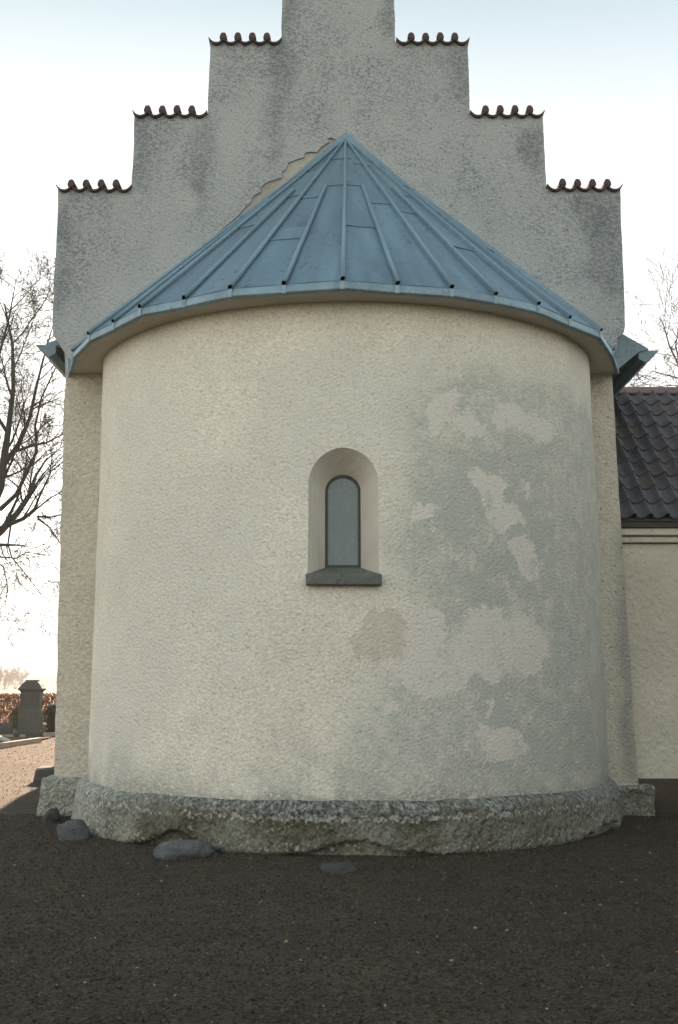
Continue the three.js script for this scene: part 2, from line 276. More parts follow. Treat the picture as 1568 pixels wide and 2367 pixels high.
const groundH = (x, z) => {
  const r = Math.hypot((x - AX) / (A + 0.2), Math.max(z, 0) / (B + 0.2));
  return 0.05 * (fbm(x * 0.5 + 5, z * 0.5 + 2, 3) - 0.5) + 0.022 * (fbm(x * 3, z * 3, 3) - 0.5) + 0.04 * sstep(1.35, 1.0, r) * (z > -1 ? 1 : 0);
};
{
  const xs = [], zs = [];
  for (let x = -44; x <= 44.01; x += Math.abs(x) < 6.5 ? 0.09 : 1.0) xs.push(x);
  for (let z = -46; z <= 16.01; z += (z > -1.5 && z < 9.5) ? 0.09 : 0.8) zs.push(z);
  const pos = [], uv = [], col = [], idx = [];
  for (const z of zs) for (const x of xs) {
    pos.push(x, groundH(x, z), z); uv.push(x, z);
    const a = 0.82 + 0.5 * (fbm(x * 0.45 + 8, z * 0.6, 4) - 0.5) + 0.3 * (fbm(x * 2, z * 2.4, 3) - 0.5);
    const red = sstep(-4, -8, z + 3 * (vn(x * 0.7, z * 0.7) - 0.5));           // the west walk is strewn with reddish grit
    const pt = 1 + red * 0.9 * (fbm(x * 1.3 + 30, z * 0.9, 4) - 0.5); col.push(a * pt * (1 - 0.22 * red), a * pt * (1 - 0.42 * red), a * pt * (1 - 0.4 * red));
  }
  const n = xs.length;
  for (let j = 0; j < zs.length - 1; j++) for (let i = 0; i < n - 1; i++) { const a = j * n + i; idx.push(a, a + n, a + n + 1, a, a + n + 1, a + 1); }
  const g = geoFrom(pos, idx, uv); g.setAttribute('color', new THREE.Float32BufferAttribute(col, 3));
  structure('ground', g, gravelMat);
}
const fieldTex = colorTexture(256, 256, (x, y, o) => { const a = fbm(x / 32, y / 32, 4, 8), k = 0.7 + 0.6 * a; o[0] = 0.1 * k; o[1] = 0.115 * k; o[2] = 0.05 * k; }); fieldTex.repeat.set(1 / 40, 1 / 40);
structure('field', sheet(40, 40, (u, v) => { const x = mix(-2600, 2600, u), z = mix(700, -4500, v); return [x, z > -48 ? -0.12 : -0.12 - 0.35 * sstep(-48, -90, z), z, x, z]; }), std({ map: fieldTex, side: THREE.DoubleSide }));

// loose pebbles of the gravel in front of the apse
{
  const g = new THREE.IcosahedronGeometry(1, 0), n = 70000, im = new THREE.InstancedMesh(g, std({ roughness: 0.9 }), n), m = new THREE.Matrix4(), q = new THREE.Quaternion(), e = new THREE.Euler(), c = new THREE.Color();
  let k = 0;
  while (k < n) {
    const x = R(-4.6, 4.8), z = R(-0.2, 8.2);
    if (((x - AX) / (A + 0.12)) ** 2 + (Math.max(z, 0) / (B + 0.12)) ** 2 < 1 || Math.abs(x) > 1.2 + (12.6 - z) * 0.36) continue;
    const s = 0.004 + 0.007 * rnd() ** 2.5; e.set(R(0, 6), R(0, 6), R(0, 6));
    m.compose(new THREE.Vector3(x, groundH(x, z) + s * 0.2, z), q.setFromEuler(e), new THREE.Vector3(s * R(0.8, 1.6), s * R(0.5, 0.8), s * R(0.8, 1.6)));
    im.setMatrixAt(k, m);
    const w = rnd(), v = w > 0.996 ? 0.3 : 0.018 + 0.08 * rnd() ** 1.5; im.setColorAt(k, c.setRGB(v * 1.05, v * R(0.7, 0.84), v * R(0.32, 0.62))); k++;
  }
  im.name = 'gravel'; im.castShadow = im.receiveShadow = true; im.userData = { kind: 'stuff', label: 'loose dark gravel strewn before the rounded wall', category: 'gravel' }; scene.add(im);
}
// ---------------------------------------------------------------- church: gable, apse, roofs
const church = thing('church', 'whitewashed church end with stepped gable and round apse under a metal roof', 'church');
{
  const wob = (x, y) => [x + 0.014 * (fbm(y * 3 + x, x * 2, 3) - 0.5) * 2, y + 0.012 * (fbm(x * 3 + 5, y, 3) - 0.5) * 2];
  const raw = [[-3.52, -0.2], [-3.50, 0.5], [-3.56, 3], [-3.61, 5.8], [-3.62, 5.92], [-3.70, 6.04], [-3.79, 6.16], [-3.81, 6.3], [-3.82, 8.24], [-2.825, 8.24], [-2.82, 9.34], [-1.81, 9.34], [-1.80, 10.45], [-0.805, 10.45], [-0.80, 11.56], [0.78, 11.56], [0.785, 10.45], [1.80, 10.45], [1.805, 9.34], [2.81, 9.34], [2.82, 8.25], [3.83, 8.25], [3.80, 6.3], [3.78, 6.2], [3.69, 6.12], [3.68, 5.98], [3.6, 5.86], [3.595, 5.6], [3.62, 3.5], [3.66, 1], [3.68, -0.2]];
  const line = [];
  raw.forEach((p, i) => { const q = raw[(i + 1) % raw.length], n = Math.max(1, Math.ceil(Math.hypot(q[0] - p[0], q[1] - p[1]) / 0.09)); for (let k = 0; k < n; k++) line.push(wob(mix(p[0], q[0], k / n), mix(p[1], q[1], k / n))); });
  const shape = () => new THREE.Shape(line.map(([x, y]) => new THREE.Vector2(x, y)));
  part('gable_core', faceUV(new THREE.ExtrudeGeometry(shape(), { depth: 0.68, bevelEnabled: false }).translate(0, 0, -0.706), (x, y, z) => [x + z * 0.7, y]), mortarMat, church);
  // plaster coat, broken away along the roof
  const coat = shape(), z4 = [1392, 112, 1372, 122, 1385, 135, 1340, 165, 1318, 190, 1290, 186, 1255, 195, 1250, 218, 1212, 228, 1170, 245, 1152, 285, 1135, 292, 1133, 325, 1095, 335, 1050, 352, 1028, 370, 1022, 400, 985, 420, 965, 462, 940, 480, 900, 530, 850, 570, 800, 612, 740, 668, 760, 690, 860, 640, 960, 590, 1060, 520, 1180, 430, 1300, 340, 1450, 240, 1480, 150];
  const hole = new THREE.Path(); for (let i = 0; i < z4.length; i += 2) { const p = at((200 + z4[i] / 1.742) * 0.7656, (350 + z4[i + 1] / 1.742) * 0.7656, 0), w = 0.008 * (hash(i, 3) - 0.5); i ? hole.lineTo(p.x + w, p.y + w) : hole.moveTo(p.x, p.y); } hole.closePath(); coat.holes.push(hole);
  part('gable_wall', faceUV(new THREE.ExtrudeGeometry(coat, { depth: 0.026, bevelEnabled: false }).translate(0, 0, -0.026), gableUV), gableMat, church);
  for (const x of [-3.3, 3.3]) part('side_wall', box(0.6, 6.1, 8, x, 2.95, -4.7), creamMat, church);
}
// apse wall with its window opening
const WIN = { x: 0.04, zO: 2.95, zI: 2.64, wo: 0.36, wi: 0.181, yb: 2.68, spring: 3.56, top: 3.92, bi: 2.752, si: 3.54, ti: 3.712 };
function archLine(w, yb, ys, yt, n = 22) { const o = [[-w, yb], [-w, mix(yb, ys, 0.5)]]; for (let i = 0; i <= n; i++) { const a = Math.PI * (1 - i / n); o.push([Math.cos(a) * w, ys + Math.sin(a) * (yt - ys)]); } o.push([w, mix(yb, ys, 0.5)], [w, yb]); return o; }
{
  const O = archLine(WIN.wo, WIN.yb - 0.02, WIN.spring, WIN.top), I = archLine(WIN.wi, WIN.bi - 0.02, WIN.si, WIN.ti), n = O.length;
  const ring = (z) => O.map((o, i) => { const t = (WIN.zO - z) / (WIN.zO - WIN.zI); return [WIN.x + mix(o[0], I[i][0], t), mix(o[1], I[i][1], t), z]; });
  const pos = [...ring(3.3), ...ring(2.6)], idx = [];
  for (let i = 0; i < n; i++) { const j = (i + 1) % n; idx.push(i, j, i + n, j, j + n, i + n); }
  pos.push([WIN.x, 3.2, 3.3], [WIN.x, 3.2, 2.6]);
  for (let i = 0; i < n; i++) { const j = (i + 1) % n; idx.push(2 * n, j, i, 2 * n + 1, i + n, j + n); }
  const cut = geoFrom(pos.flat(), idx);
  const wall = sheet(330, 176, (u, v) => { const ph = mix(-APH, APH, u), y = mix(AY0, AY1, v), p = apsePoint(ph, y, swell(ph, y)); return [...p, u, v]; });
  const ev = new Evaluator(); ev.useGroups = false;
  const a = new Brush(wall), b = new Brush(cut); a.updateMatrixWorld(); b.updateMatrixWorld();
  const res = ev.evaluate(a, b, HOLLOW_SUBTRACTION);
  part('apse_wall', res.geometry, apseMat, church);
  // splayed reveal from the wall face in to the frame
  const surf = (x, y) => { const ph = Math.asin((x - AX) / A); return apsePoint(ph, y, swell(ph, y))[2]; };
  const win = partGroup('window', church);
  const rv = sheet(n - 1, 8, (u, v) => {
    const i = Math.round(u * (n - 1)), o = O[i], q = I[i], zf = surf(WIN.x + o[0], o[1]), z = mix(zf + 0.001, WIN.zI - 0.04, v), t = (WIN.zO - z) / (WIN.zO - WIN.zI), w = 0.006 * (vn(u * 30, v * 5) - 0.5) * Math.min(1, v * 4);
    return [WIN.x + mix(o[0], q[0], t) + w, mix(o[1], q[1], t) + w, z, mix(o[0], q[0], t) * 1.3 + v * 0.4, mix(o[1], q[1], t) + v * 0.3];
  });
  part('reveal', rv, new THREE.MeshStandardMaterial({ map: smoothLimeMat.map, bumpMap: tileBump, bumpScale: 0.005, roughness: 0.9, side: THREE.DoubleSide }), win);
  const frameMat = std({ color: rgb(0.035, 0.037, 0.028), roughness: 0.6 });
  const fo = new THREE.Shape(archLine(WIN.wi + 0.004, WIN.bi, WIN.si, WIN.ti + 0.004).map(([x, y]) => new THREE.Vector2(x, y)));
  fo.holes.push(new THREE.Path(archLine(WIN.wi - 0.027, WIN.bi + 0.03, WIN.si, WIN.ti - 0.03).map(([x, y]) => new THREE.Vector2(x, y))));
  part('frame', boxUV(new THREE.ExtrudeGeometry(fo, { depth: 0.03, bevelEnabled: true, bevelSize: 0.003, bevelThickness: 0.003, bevelSegments: 1 }).translate(WIN.x, 0, WIN.zI - 0.035)), frameMat, win);
  const pane = new THREE.Shape(archLine(WIN.wi - 0.018, WIN.bi + 0.02, WIN.si, WIN.ti - 0.02).map(([x, y]) => new THREE.Vector2(x, y)));
  const paneTex = colorTexture(256, 512, (x, y, o) => { const k = 0.9 + 0.16 * (fbm(x / 40, y / 60, 4) - 0.5) + 0.08 * (hash(x, y) - 0.5) + 0.3 * (vn(x / 5, y / 5) - 0.5); o[0] = 0.205 * k; o[1] = 0.265 * k; o[2] = 0.262 * k; }, true);
  part('pane', faceUV(new THREE.ExtrudeGeometry(pane, { depth: 0.006, bevelEnabled: false }).translate(WIN.x, 0, WIN.zI - 0.026), (x, y) => [x * 2.5, (y - 2.7)]), new THREE.MeshPhysicalMaterial({ map: paneTex, roughness: 0.35, transmission: 0.15, thickness: 0, ior: 1.5 }), win);
  // stone sill: the top falls outward
  const s = (dx, y, z) => [WIN.x + dx, y, z];
  part('sill', hexa([s(-0.345, 2.60, 2.985), s(0.352, 2.60, 2.985), s(0.25, 2.60, 2.6), s(-0.25, 2.60, 2.6), s(-0.343, 2.648, 2.985), s(0.35, 2.646, 2.985), s(0.2, 2.768, 2.6), s(-0.2, 2.768, 2.6)]), sillMat, win);
  part('sill_edge', (() => { const g = new RoundedBoxGeometry(0.735, 0.112, 0.13, 3, 0.014), p = g.attributes.position; for (let i = 0; i < p.count; i++) p.setXYZ(i, p.getX(i), p.getY(i) + 0.008 * (vn(p.getX(i) * 9, 3) - 0.5), p.getZ(i) + 0.006 * (vn(p.getX(i) * 11, 8) - 0.5)); return boxUV(g.translate(WIN.x + 0.006, 2.6, 2.975)); })(), sillMat, win);
}
// plinth of the apse
const dirtTex = (() => {
  const W = 2048, H = 192; return colorTexture(W, H, (x, y, o) => {
    const X = x / W * 10.6, v = y / H, Y = v * 0.75, mid = fbm(X * 3.2, Y * 4, 4), fine = vn(X * 70, Y * 75), sp = vn(X * 44, Y * 48), wet = fbm(X * 0.7 + 4, Y * 0.5, 3);
    let r = 0.42, g = 0.42, b = 0.345;
    const along = sstep(0.16, 0.34, x / W + (mid - 0.5) * 0.12) * (1 - 0.45 * sstep(0.6, 0.85, x / W + (mid - 0.5) * 0.2)), olive = clamp(along * (0.75 + (wet - 0.4) * 1.2) + (mid - 0.5) * 0.9); r = mix(r, 0.105, olive); g = mix(g, 0.094, olive); b = mix(b, 0.052, olive);
    const chalk = 0.6 * sstep(0.64, 0.86, sp * 0.45 + mid * 0.4 + fine * 0.2 + 0.30 * Math.exp(-(((v - 0.63) / 0.05) ** 2)) + 0.14 * Math.exp(-(((v - 0.27) / 0.08) ** 2)) - 0.04); r = mix(r, 0.5, chalk); g = mix(g, 0.5, chalk); b = mix(b, 0.45, chalk);
    const ledge = sstep(0.66, 0.72, v + (mid - 0.5) * 0.2) * (0.55 + 0.45 * sstep(0.3, 0.6, mid)); const lg = 0.08 + 0.2 * fine + 0.16 * (sp - 0.3) + 0.16 * (1 - along); r = mix(r, lg, ledge); g = mix(g, lg * 1.02, ledge); b = mix(b, lg * 0.9, ledge);
    const k = 0.78 + 0.5 * (fine - 0.5) + 0.4 * (sp - 0.5); o[0] = r * k; o[1] = g * k; o[2] = b * k;
  }, true);
})();
const plinthBump = tileBump.clone(); plinthBump.repeat.set(10.6 / 3, 0.25); plinthBump.needsUpdate = true;
const plinthMat = std({ map: dirtTex, bumpMap: plinthBump, bumpScale: 0.03, roughness: 0.97 });
const stoneGap = onApse(425, 1960)[0];
const footY = (ph) => 0.015 + 0.13 * Math.max(0, fbm(ph * 5 + 3, 1, 3) - 0.42) + 0.15 * Math.exp(-(((ph - stoneGap) / 0.1) ** 2)) + 0.10 * Math.exp(-(((ph - 0.02) / 0.1) ** 2)) + 0.06 * sstep(0.7, 0.9, ph) * vn(ph * 30, 2) * 2;
part('apse_plinth', sheet(420, 30, (u, v) => {
  const ph = mix(-1.62, 1.62, u), fy = footY(ph), rough = 0.035 * (fbm(ph * 7, v * 3, 4) - 0.5) + 0.022 * (fbm(ph * 45, v * 18, 2) - 0.5), edge = 0.455 + 0.05 * (fbm(ph * 9, 9, 4) - 0.5);
  let y, off;
  if (v < 0.16) { y = mix(-0.25, fy, v / 0.16); off = 0.055 + 0.02 * vn(ph * 20, v * 9); }
  else if (v < 0.24) { y = fy + 0.004; off = mix(0.055, 0.135, (v - 0.16) / 0.08) + rough; }
  else if (v < 0.72) { const t = (v - 0.24) / 0.48; y = mix(fy + 0.01, edge, t); off = mix(0.155, 0.11, t) + rough * 1.2; }
  else { const t = (v - 0.72) / 0.28; y = edge + 0.075 * t + 0.012 * Math.sin(t * 3) ; off = mix(0.105, -0.03, t) + rough * 0.6 * (1 - t); }
  return [...apsePoint(ph, y, off), u, clamp((y + 0.1) / 0.75)];
}), plinthMat, church);
function roughBlock(x0, x1, y0, y1, z0, z1, sd, u0 = 6) {
  const g = new THREE.BoxGeometry(x1 - x0, y1 - y0, z1 - z0, 14, 10, 14).translate((x0 + x1) / 2, (y0 + y1) / 2, (z0 + z1) / 2).deleteAttribute('normal').deleteAttribute('uv');
  const m = mergeVertices(g, 1e-4), p = m.attributes.position;
  for (let i = 0; i < p.count; i++) { const x = p.getX(i), y = p.getY(i), z = p.getZ(i), t = clamp((y - y0) / (y1 - y0)), top = t > 0.98 ? 1 : 0, k = (1 - 0.0 * top);
    const n = fbm(x * 5 + sd, y * 5 + z * 4, 3) - 0.5, n2 = fbm(x * 4 + z * 5 + sd, y * 6 + 9, 3) - 0.5; p.setXYZ(i, x + n * 0.05 * k, y + n2 * 0.035 - (z > z1 - 0.01 && top ? 0.03 : 0), z + n2 * 0.05 * k + (1 - t) * 0.03 * (z > 0 ? 1 : 0)); }
  m.computeVertexNormals(); m.setAttribute('uv', new THREE.Float32BufferAttribute(new Float32Array(p.count * 2), 2));
  return faceUV(boxUV(m), (x, y, z) => [(x + z * 0.8 + u0) / 10.6, clamp((y + 0.1) / 0.75)]);
}
part('corner_plinth', roughBlock(-3.64, -2.8, 0.02, 0.47, -0.6, 0.09, 1, 4.2), plinthMat, church);
part('corner_plinth', roughBlock(2.9, 3.82, -0.15, 0.385, -0.6, 0.13, 7, 6.2), plinthMat, church);

// ---------------------------------------------------------------- metal roof of the apse
const RT = 1024;
const metalTex = (base, spots) => { const t = colorTexture(RT, RT, (x, y, o) => {
  const X = x / RT * 4, Y = y / RT * 4, a = fbm(X * 2, Y * 1, 4, 8), f = vn(X * 64, Y * 64, 256), st = fbm(X * 10, Y * 1, 3, 40), m = fbm(X * 5, Y * 5, 4, 20);
  let k = 0.82 + 0.35 * (a - 0.5) + 0.16 * (f - 0.5) + 0.3 * (st - 0.5);
  const sp = spots * sstep(0.70, 0.80, m * 0.45 + vn(X * 30, Y * 30, 120) * 0.55);
  for (let c = 0; c < 3; c++) o[c] = mix(base[c] * k, base[c] * 0.45, sp);
}); t.repeat.set(0.25, 0.25); return t; };
const zinc = new THREE.MeshStandardMaterial({ map: metalTex([0.2, 0.305, 0.362], 0.85), metalness: 0.35, roughness: 0.48 });
const zincPale = new THREE.MeshStandardMaterial({ map: metalTex([0.29, 0.405, 0.455], 0.5), metalness: 0.3, roughness: 0.5 });
const zincSeam = new THREE.MeshStandardMaterial({ map: metalTex([0.25, 0.37, 0.43], 0.4), metalness: 0.3, roughness: 0.45, side: THREE.DoubleSide });
const blackMat = std({ color: rgb(0.03, 0.028, 0.022), roughness: 0.8 });
{
  const roof = partGroup('apse_roof', church), APEX = new THREE.Vector3(0.085, 8.94, 0.03);
  const eavePx = [[211.3, 773], [268, 745], [329, 712], [430, 692], [535, 668], [658, 659], [791.6, 649], [917, 659], [1041, 667], [1141.5, 683], [1239.5, 705], [1311, 736], [1383, 765]];
  const E0 = eavePx.map(([x, y], i) => { const k = Math.abs(i - 6); return onGround(x, y, 5.535 + 0.0014 * k * k); });
  const eave = [new THREE.Vector3(-3.52, 5.72, 0.0), new THREE.Vector3(-3.27, 5.67, 0.78), ...E0, new THREE.Vector3(3.36, 5.67, 0.82), new THREE.Vector3(3.66, 5.72, 0.0)];
  const n = eave.length, out = (i) => { const p = eave[i]; return new THREE.Vector3(p.x - 0.09, 0, p.z).normalize(); };
  const lerpTo = (i, t) => eave[i].clone().lerp(APEX, t);                      // t = 0 at the eave, 1 at the top
  const lift = new THREE.Vector3();
  // cross seams of each sheet, as fractions of the slope
  const cuts = [[0.5], [0.38, 0.7], [0.52], [0.3, 0.62], [0.42, 0.78], [0.58, 0.86], [0.3, 0.56, 0.86], [0.26, 0.57, 0.86].slice(0, 3), [0.64, 0.86], [0.36, 0.68], [0.46, 0.8], [0.28, 0.6], [0.5], [0.38, 0.72], [0.45], [0.5]];
  cuts[6] = [0.27, 0.54, 0.84]; cuts[7] = [0.62, 0.84]; cuts[8] = [0.33, 0.62, 0.84]; cuts[9] = [0.5, 0.8];
  for (let i = 0; i < n - 1; i++) {
    const a = eave[i], b = eave[i + 1], e = b.clone().sub(a), nrm = e.clone().cross(APEX.clone().sub(a)).normalize(), ts = [0, ...(cuts[i] ?? [0.5]), 0.985];
    for (let k = 0; k < ts.length - 1; k++) {
      const t0 = ts[k] - (k ? 0.008 : 0), t1 = ts[k + 1], sd = i * 7 + k;
      const top = sheet(6, 7, (u, v) => {
        const t = mix(t0, t1, v), L = lerpTo(i, t), Q = lerpTo(i + 1, t), p = L.lerp(Q, u), dent = 0.010 * Math.sin(Math.PI * u) * (fbm(u * 2 + sd, v * 3 + sd, 2) - 0.35) * Math.min(1, 8 * (1 - t)) + 0.006 * (1 - v);
        lift.copy(nrm).multiplyScalar(dent); p.add(lift);
        return [p.x, p.y, p.z, sd * 0.37 + (u - 0.5) * (1 - t) * 0.56, t * 4.4 + sd * 0.71];
      });
      const m = part('roof_panel', top, zinc, roof); m.material.side = THREE.DoubleSide;
      if (k) {                                                                  // folded lap at the lower edge of each upper sheet
        const L = lerpTo(i, t0), Q = lerpTo(i + 1, t0), dir = Q.clone().sub(L), len = dir.length();
        const bar = new THREE.BoxGeometry(len * 0.96, 0.026, 0.012);
        const M = new THREE.Matrix4().makeBasis(dir.clone().normalize(), nrm.clone().cross(dir.clone().normalize()).normalize(), nrm).setPosition(L.add(Q).multiplyScalar(0.5).addScaledVector(nrm, 0.006));
        part('lap_seam', boxUV(bar.applyMatrix4(M)), zinc, roof);
      }
    }
  }
  // standing seams: every second one stops at a lap
  for (let i = 1; i < n - 1; i++) {
    const k = i - 8, stop = (k === 0 || Math.abs(k) % 2 === 0) ? 0.985 : [0.62, 0.6, 0.55, 0.62, 0.58][Math.abs(k) % 5], P = lerpTo(i, -0.004), Q = lerpTo(i, stop), up = out(i).multiplyScalar(0.7).add(new THREE.Vector3(0, 0.72, 0)).normalize();
    const dir = Q.clone().sub(P).normalize(), side = dir.clone().cross(up).normalize(), nn = side.clone().cross(dir).normalize(), pos = [], idx = [], uv = [], S = 10;
    const prof = [[-0.014, -0.014], [-0.016, 0.046], [-0.008, 0.054], [0.022, 0.056], [0.028, 0.048], [0.028, 0.026], [0.004, 0.022], [0.002, -0.014]];
    for (let s = 0; s <= S; s++) { const c = P.clone().lerp(Q, s / S), w = 1 - 0.35 * s / S * stop, wig = 0.006 * (vn(s * 0.9 + i * 9, 4) - 0.5); for (const [x, y] of prof) { const p = c.clone().addScaledVector(side, x * w + wig).addScaledVector(nn, y * w); pos.push(p.x, p.y, p.z); uv.push(x * 4, s * 0.4); } }
    for (let s = 0; s < S; s++) for (let j = 0; j < 7; j++) { const a = s * 8 + j; idx.push(a, a + 1, a + 9, a, a + 9, a + 8); }
    const sg = geoFrom(pos, idx, uv); part('standing_seam', toCreasedNormals(sg, 0.8), zincSeam, roof);
    const cap = new THREE.CylinderGeometry(0.019, 0.019, 0.012, 10).applyMatrix4(new THREE.Matrix4().makeBasis(side, dir, nn.clone().negate()).setPosition(P.clone().addScaledVector(nn, 0.028).addScaledVector(dir, -0.004)));
    part('seam_end', boxUV(cap), blackMat, roof);  // black disc painted in for the shaded hollow of the fold
    if (stop < 0.9) part('seam_end', boxUV(new THREE.SphereGeometry(0.016, 8, 6).translate(Q.x, Q.y, Q.z)), blackMat, roof);
  }
  // eave strip: one folded length of sheet below each panel, joints between them
  const dropY = 0.098;
  for (let i = 0; i < n - 1; i++) {
    const a = eave[i], b = eave[i + 1], oa = out(i), ob = out(i + 1);
    const prof = [[-0.03, 0.022], [0.004, 0.002], [0.022, -0.022], [0.03, -dropY * 0.8], [0.022, -dropY], [-0.02, -dropY - 0.004]];
    const g = sheet(1, prof.length - 1, (u, v) => { const [r, y] = prof[Math.round(v * (prof.length - 1))], p = u < 0.5 ? a.clone().addScaledVector(oa, r) : b.clone().addScaledVector(ob, r); return [p.x, p.y + y, p.z, u * 0.56 + i * 0.6, y]; });
    part('eave_strip', g, Object.assign(zincPale, { side: THREE.DoubleSide }), roof);
    if (i) { const o = oa, L = new THREE.BoxGeometry(0.045, 0.085, 0.012).applyMatrix4(new THREE.Matrix4().lookAt(new THREE.Vector3(), o.clone().negate(), new THREE.Vector3(0, 1, 0)).setPosition(a.clone().addScaledVector(o, 0.028).setY(a.y - 0.055))); part('strip_joint', boxUV(L), zincPale, roof); }
  }
  // soffit between the eave strip and the wall
  part('soffit', sheet((n - 1) * 6, 3, (u, v) => {
    const t = u * (n - 1), i = Math.min(n - 2, Math.floor(t)), p = eave[i].clone().lerp(eave[i + 1], t - i), o = out(i).lerp(out(i + 1), t - i); p.addScaledVector(o, 0.012); p.y -= dropY - 0.002;
    const ph = Math.atan2((p.x - AX) / A, p.z / B), q = apsePoint(clamp(ph, -1.57, 1.57), p.y, -0.06); return [mix(p.x, q[0], v), p.y + 0.012 * v, mix(p.z, Math.max(q[2], -0.005), v), u * 10, v * 0.4];
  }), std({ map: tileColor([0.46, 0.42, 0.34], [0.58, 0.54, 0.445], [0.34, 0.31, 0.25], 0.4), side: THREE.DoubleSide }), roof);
  // flashing up the gable along both sides of the roof
  for (const [i, w] of [[0, 0.085], [n - 1, 0.10]]) {
    const L = eave[i].clone(), P0 = [L.x, L.y - 0.02], P1 = [APEX.x, APEX.y + 0.02], dx = P1[0] - P0[0], dy = P1[1] - P0[1], l = Math.hypot(dx, dy), sg = i ? -1 : 1, nx = -dy / l * sg, ny = dx / l * sg;
    const poly = [P0, P1, [P1[0], P1[1] + w * 1.15], [P0[0] + nx * w * 0.5, P0[1] + ny * w * 0.5]];
    part('wall_flashing', prism(i ? poly.reverse() : poly, 0.004, 0.05), zinc, roof);
  }
  // hip rolls beside the gable
  // short spouts where the eave strip meets the gable
  part('eave_spout', hexa([[-3.56, 5.575, 0.004], [-3.53, 5.575, 0.09], [-3.53, 5.575, 0.09], [-3.56, 5.575, 0.004], [-3.60, 5.80, 0.004], [-3.49, 5.78, 0.12], [-3.55, 5.80, 0.12], [-3.61, 5.80, 0.004]]), zinc, roof);
}

// ---------------------------------------------------------------- eaves of the chancel, to either side behind the gable
{
  const dk = new THREE.MeshStandardMaterial({ map: metalTex([0.22, 0.3, 0.335], 0.5), metalness: 0.2, roughness: 0.6 });
  const soff = std({ map: tileColor([0.14, 0.15, 0.145], [0.22, 0.235, 0.225], [0.1, 0.1, 0.1], 0.5), roughness: 0.9 });
  for (const [s, tip, slabEnd, slabTop] of [[1, 4.33, 4.19, 6.38], [-1, 4.11, 3.97, 6.24]]) {
    const y0 = s > 0 ? 6.05 : 6.13, M = (pts) => s > 0 ? pts : pts.map(([x, y]) => [-x, y]).reverse();
    const side = partGroup('chancel_roof', church);
    part('roof_slope', prism(M([[0.0, 9.75], [0.0, 9.62], [slabEnd - 0.42, y0], [slabEnd, y0], [slabEnd + 0.0, y0 + 0.03], [3.7, slabTop]]), -8.4, -0.3), zinc, side);
    part('soffit', prism(M([[3.4, y0 - 0.03], [slabEnd - 0.14, y0 - 0.03], [slabEnd - 0.14, y0 - 0.002], [3.4, y0 - 0.002]]), -8.4, -0.302), soff, side);
    part('gutter', prism(M([[slabEnd - 0.14, y0 - 0.12], [slabEnd - 0.05, y0 - 0.17], [tip, y0 - 0.005], [tip - 0.012, y0], [slabEnd - 0.14, y0 - 0.004]]), -8.4, -0.29), dk, side);
  }
  part('eave_plate', prism([[3.60, 6.42], [3.58, 5.66], [3.66, 5.70], [4.05, 6.02], [4.18, 6.055]], -0.285, -0.265), dk, church);
  // the nave behind, hidden from here but standing between the sun and the ground
  part('nave_wall', mergeGeometries([box(0.7, 6, 16, -5.0, 2.9, -16.6), box(0.7, 6, 16, 5.0, 2.9, -16.6), box(10.7, 6, 0.7, 0, 2.9, -24.3), box(10.7, 6, 0.7, 0, 2.9, -8.8)]), creamMat, church);
  part('nave_roof', prism([[-5.6, 5.9], [5.6, 5.9], [0, 10.6]], -24.8, -8.4), zinc, church);
}

// ---------------------------------------------------------------- tiles on the steps of the gable
const clayTex = colorTexture(512, 512, (x, y, o) => { const a = fbm(x / 64, y / 64, 5, 8), f = hash(x, y), k = 0.6 + 0.7 * (a - 0.2) + 0.18 * (f - 0.5), li = sstep(0.58, 0.7, fbm(x / 32 + 9, y / 32, 4)); o[0] = mix(0.105 * k, 0.085, li * 0.5); o[1] = mix(0.06 * k, 0.085, li * 0.5); o[2] = mix(0.05 * k, 0.075, li * 0.5); });
const clayMat = std({ map: clayTex, roughness: 0.85 });
function arcShell(w, h, t, z0, z1, up, seg = 8) {           // a bent tile, its hollow up (nun) or down (monk)
  const pos = [], idx = [], uv = [], P = [];
  for (let i = 0; i <= seg; i++) { const a = -1 + 2 * i / seg, y = up ? h * Math.abs(a) ** 2.2 : h * (1 - Math.abs(a) ** 3.4) + (Math.abs(a) > 0.99 ? 0 : 0.0); P.push([a * w / 2, y]); }
  const loop = [...P, ...P.slice().reverse().map(([x, y]) => up ? [x, y - t] : [x * 0.9, -0.02])];
  const nL = loop.length;
  for (const z of [z0, z1]) for (const [x, y] of loop) { pos.push(x, y, z); uv.push(x * 2, z + y); }
  for (let i = 0; i < nL; i++) { const j = (i + 1) % nL; idx.push(i, i + nL, j, j, i + nL, j + nL); }
  for (const o of [0, nL]) for (let i = 0; i < seg; i++) { const a = o + i, b = o + i + 1, c = o + nL - 1 - i, d = o + nL - 2 - i; idx.push(...(o ? [a, b, d, a, d, c] : [a, d, b, a, c, d])); }
  const g = geoFrom(pos, idx, uv); return toCreasedNormals(g, 0.6);
}
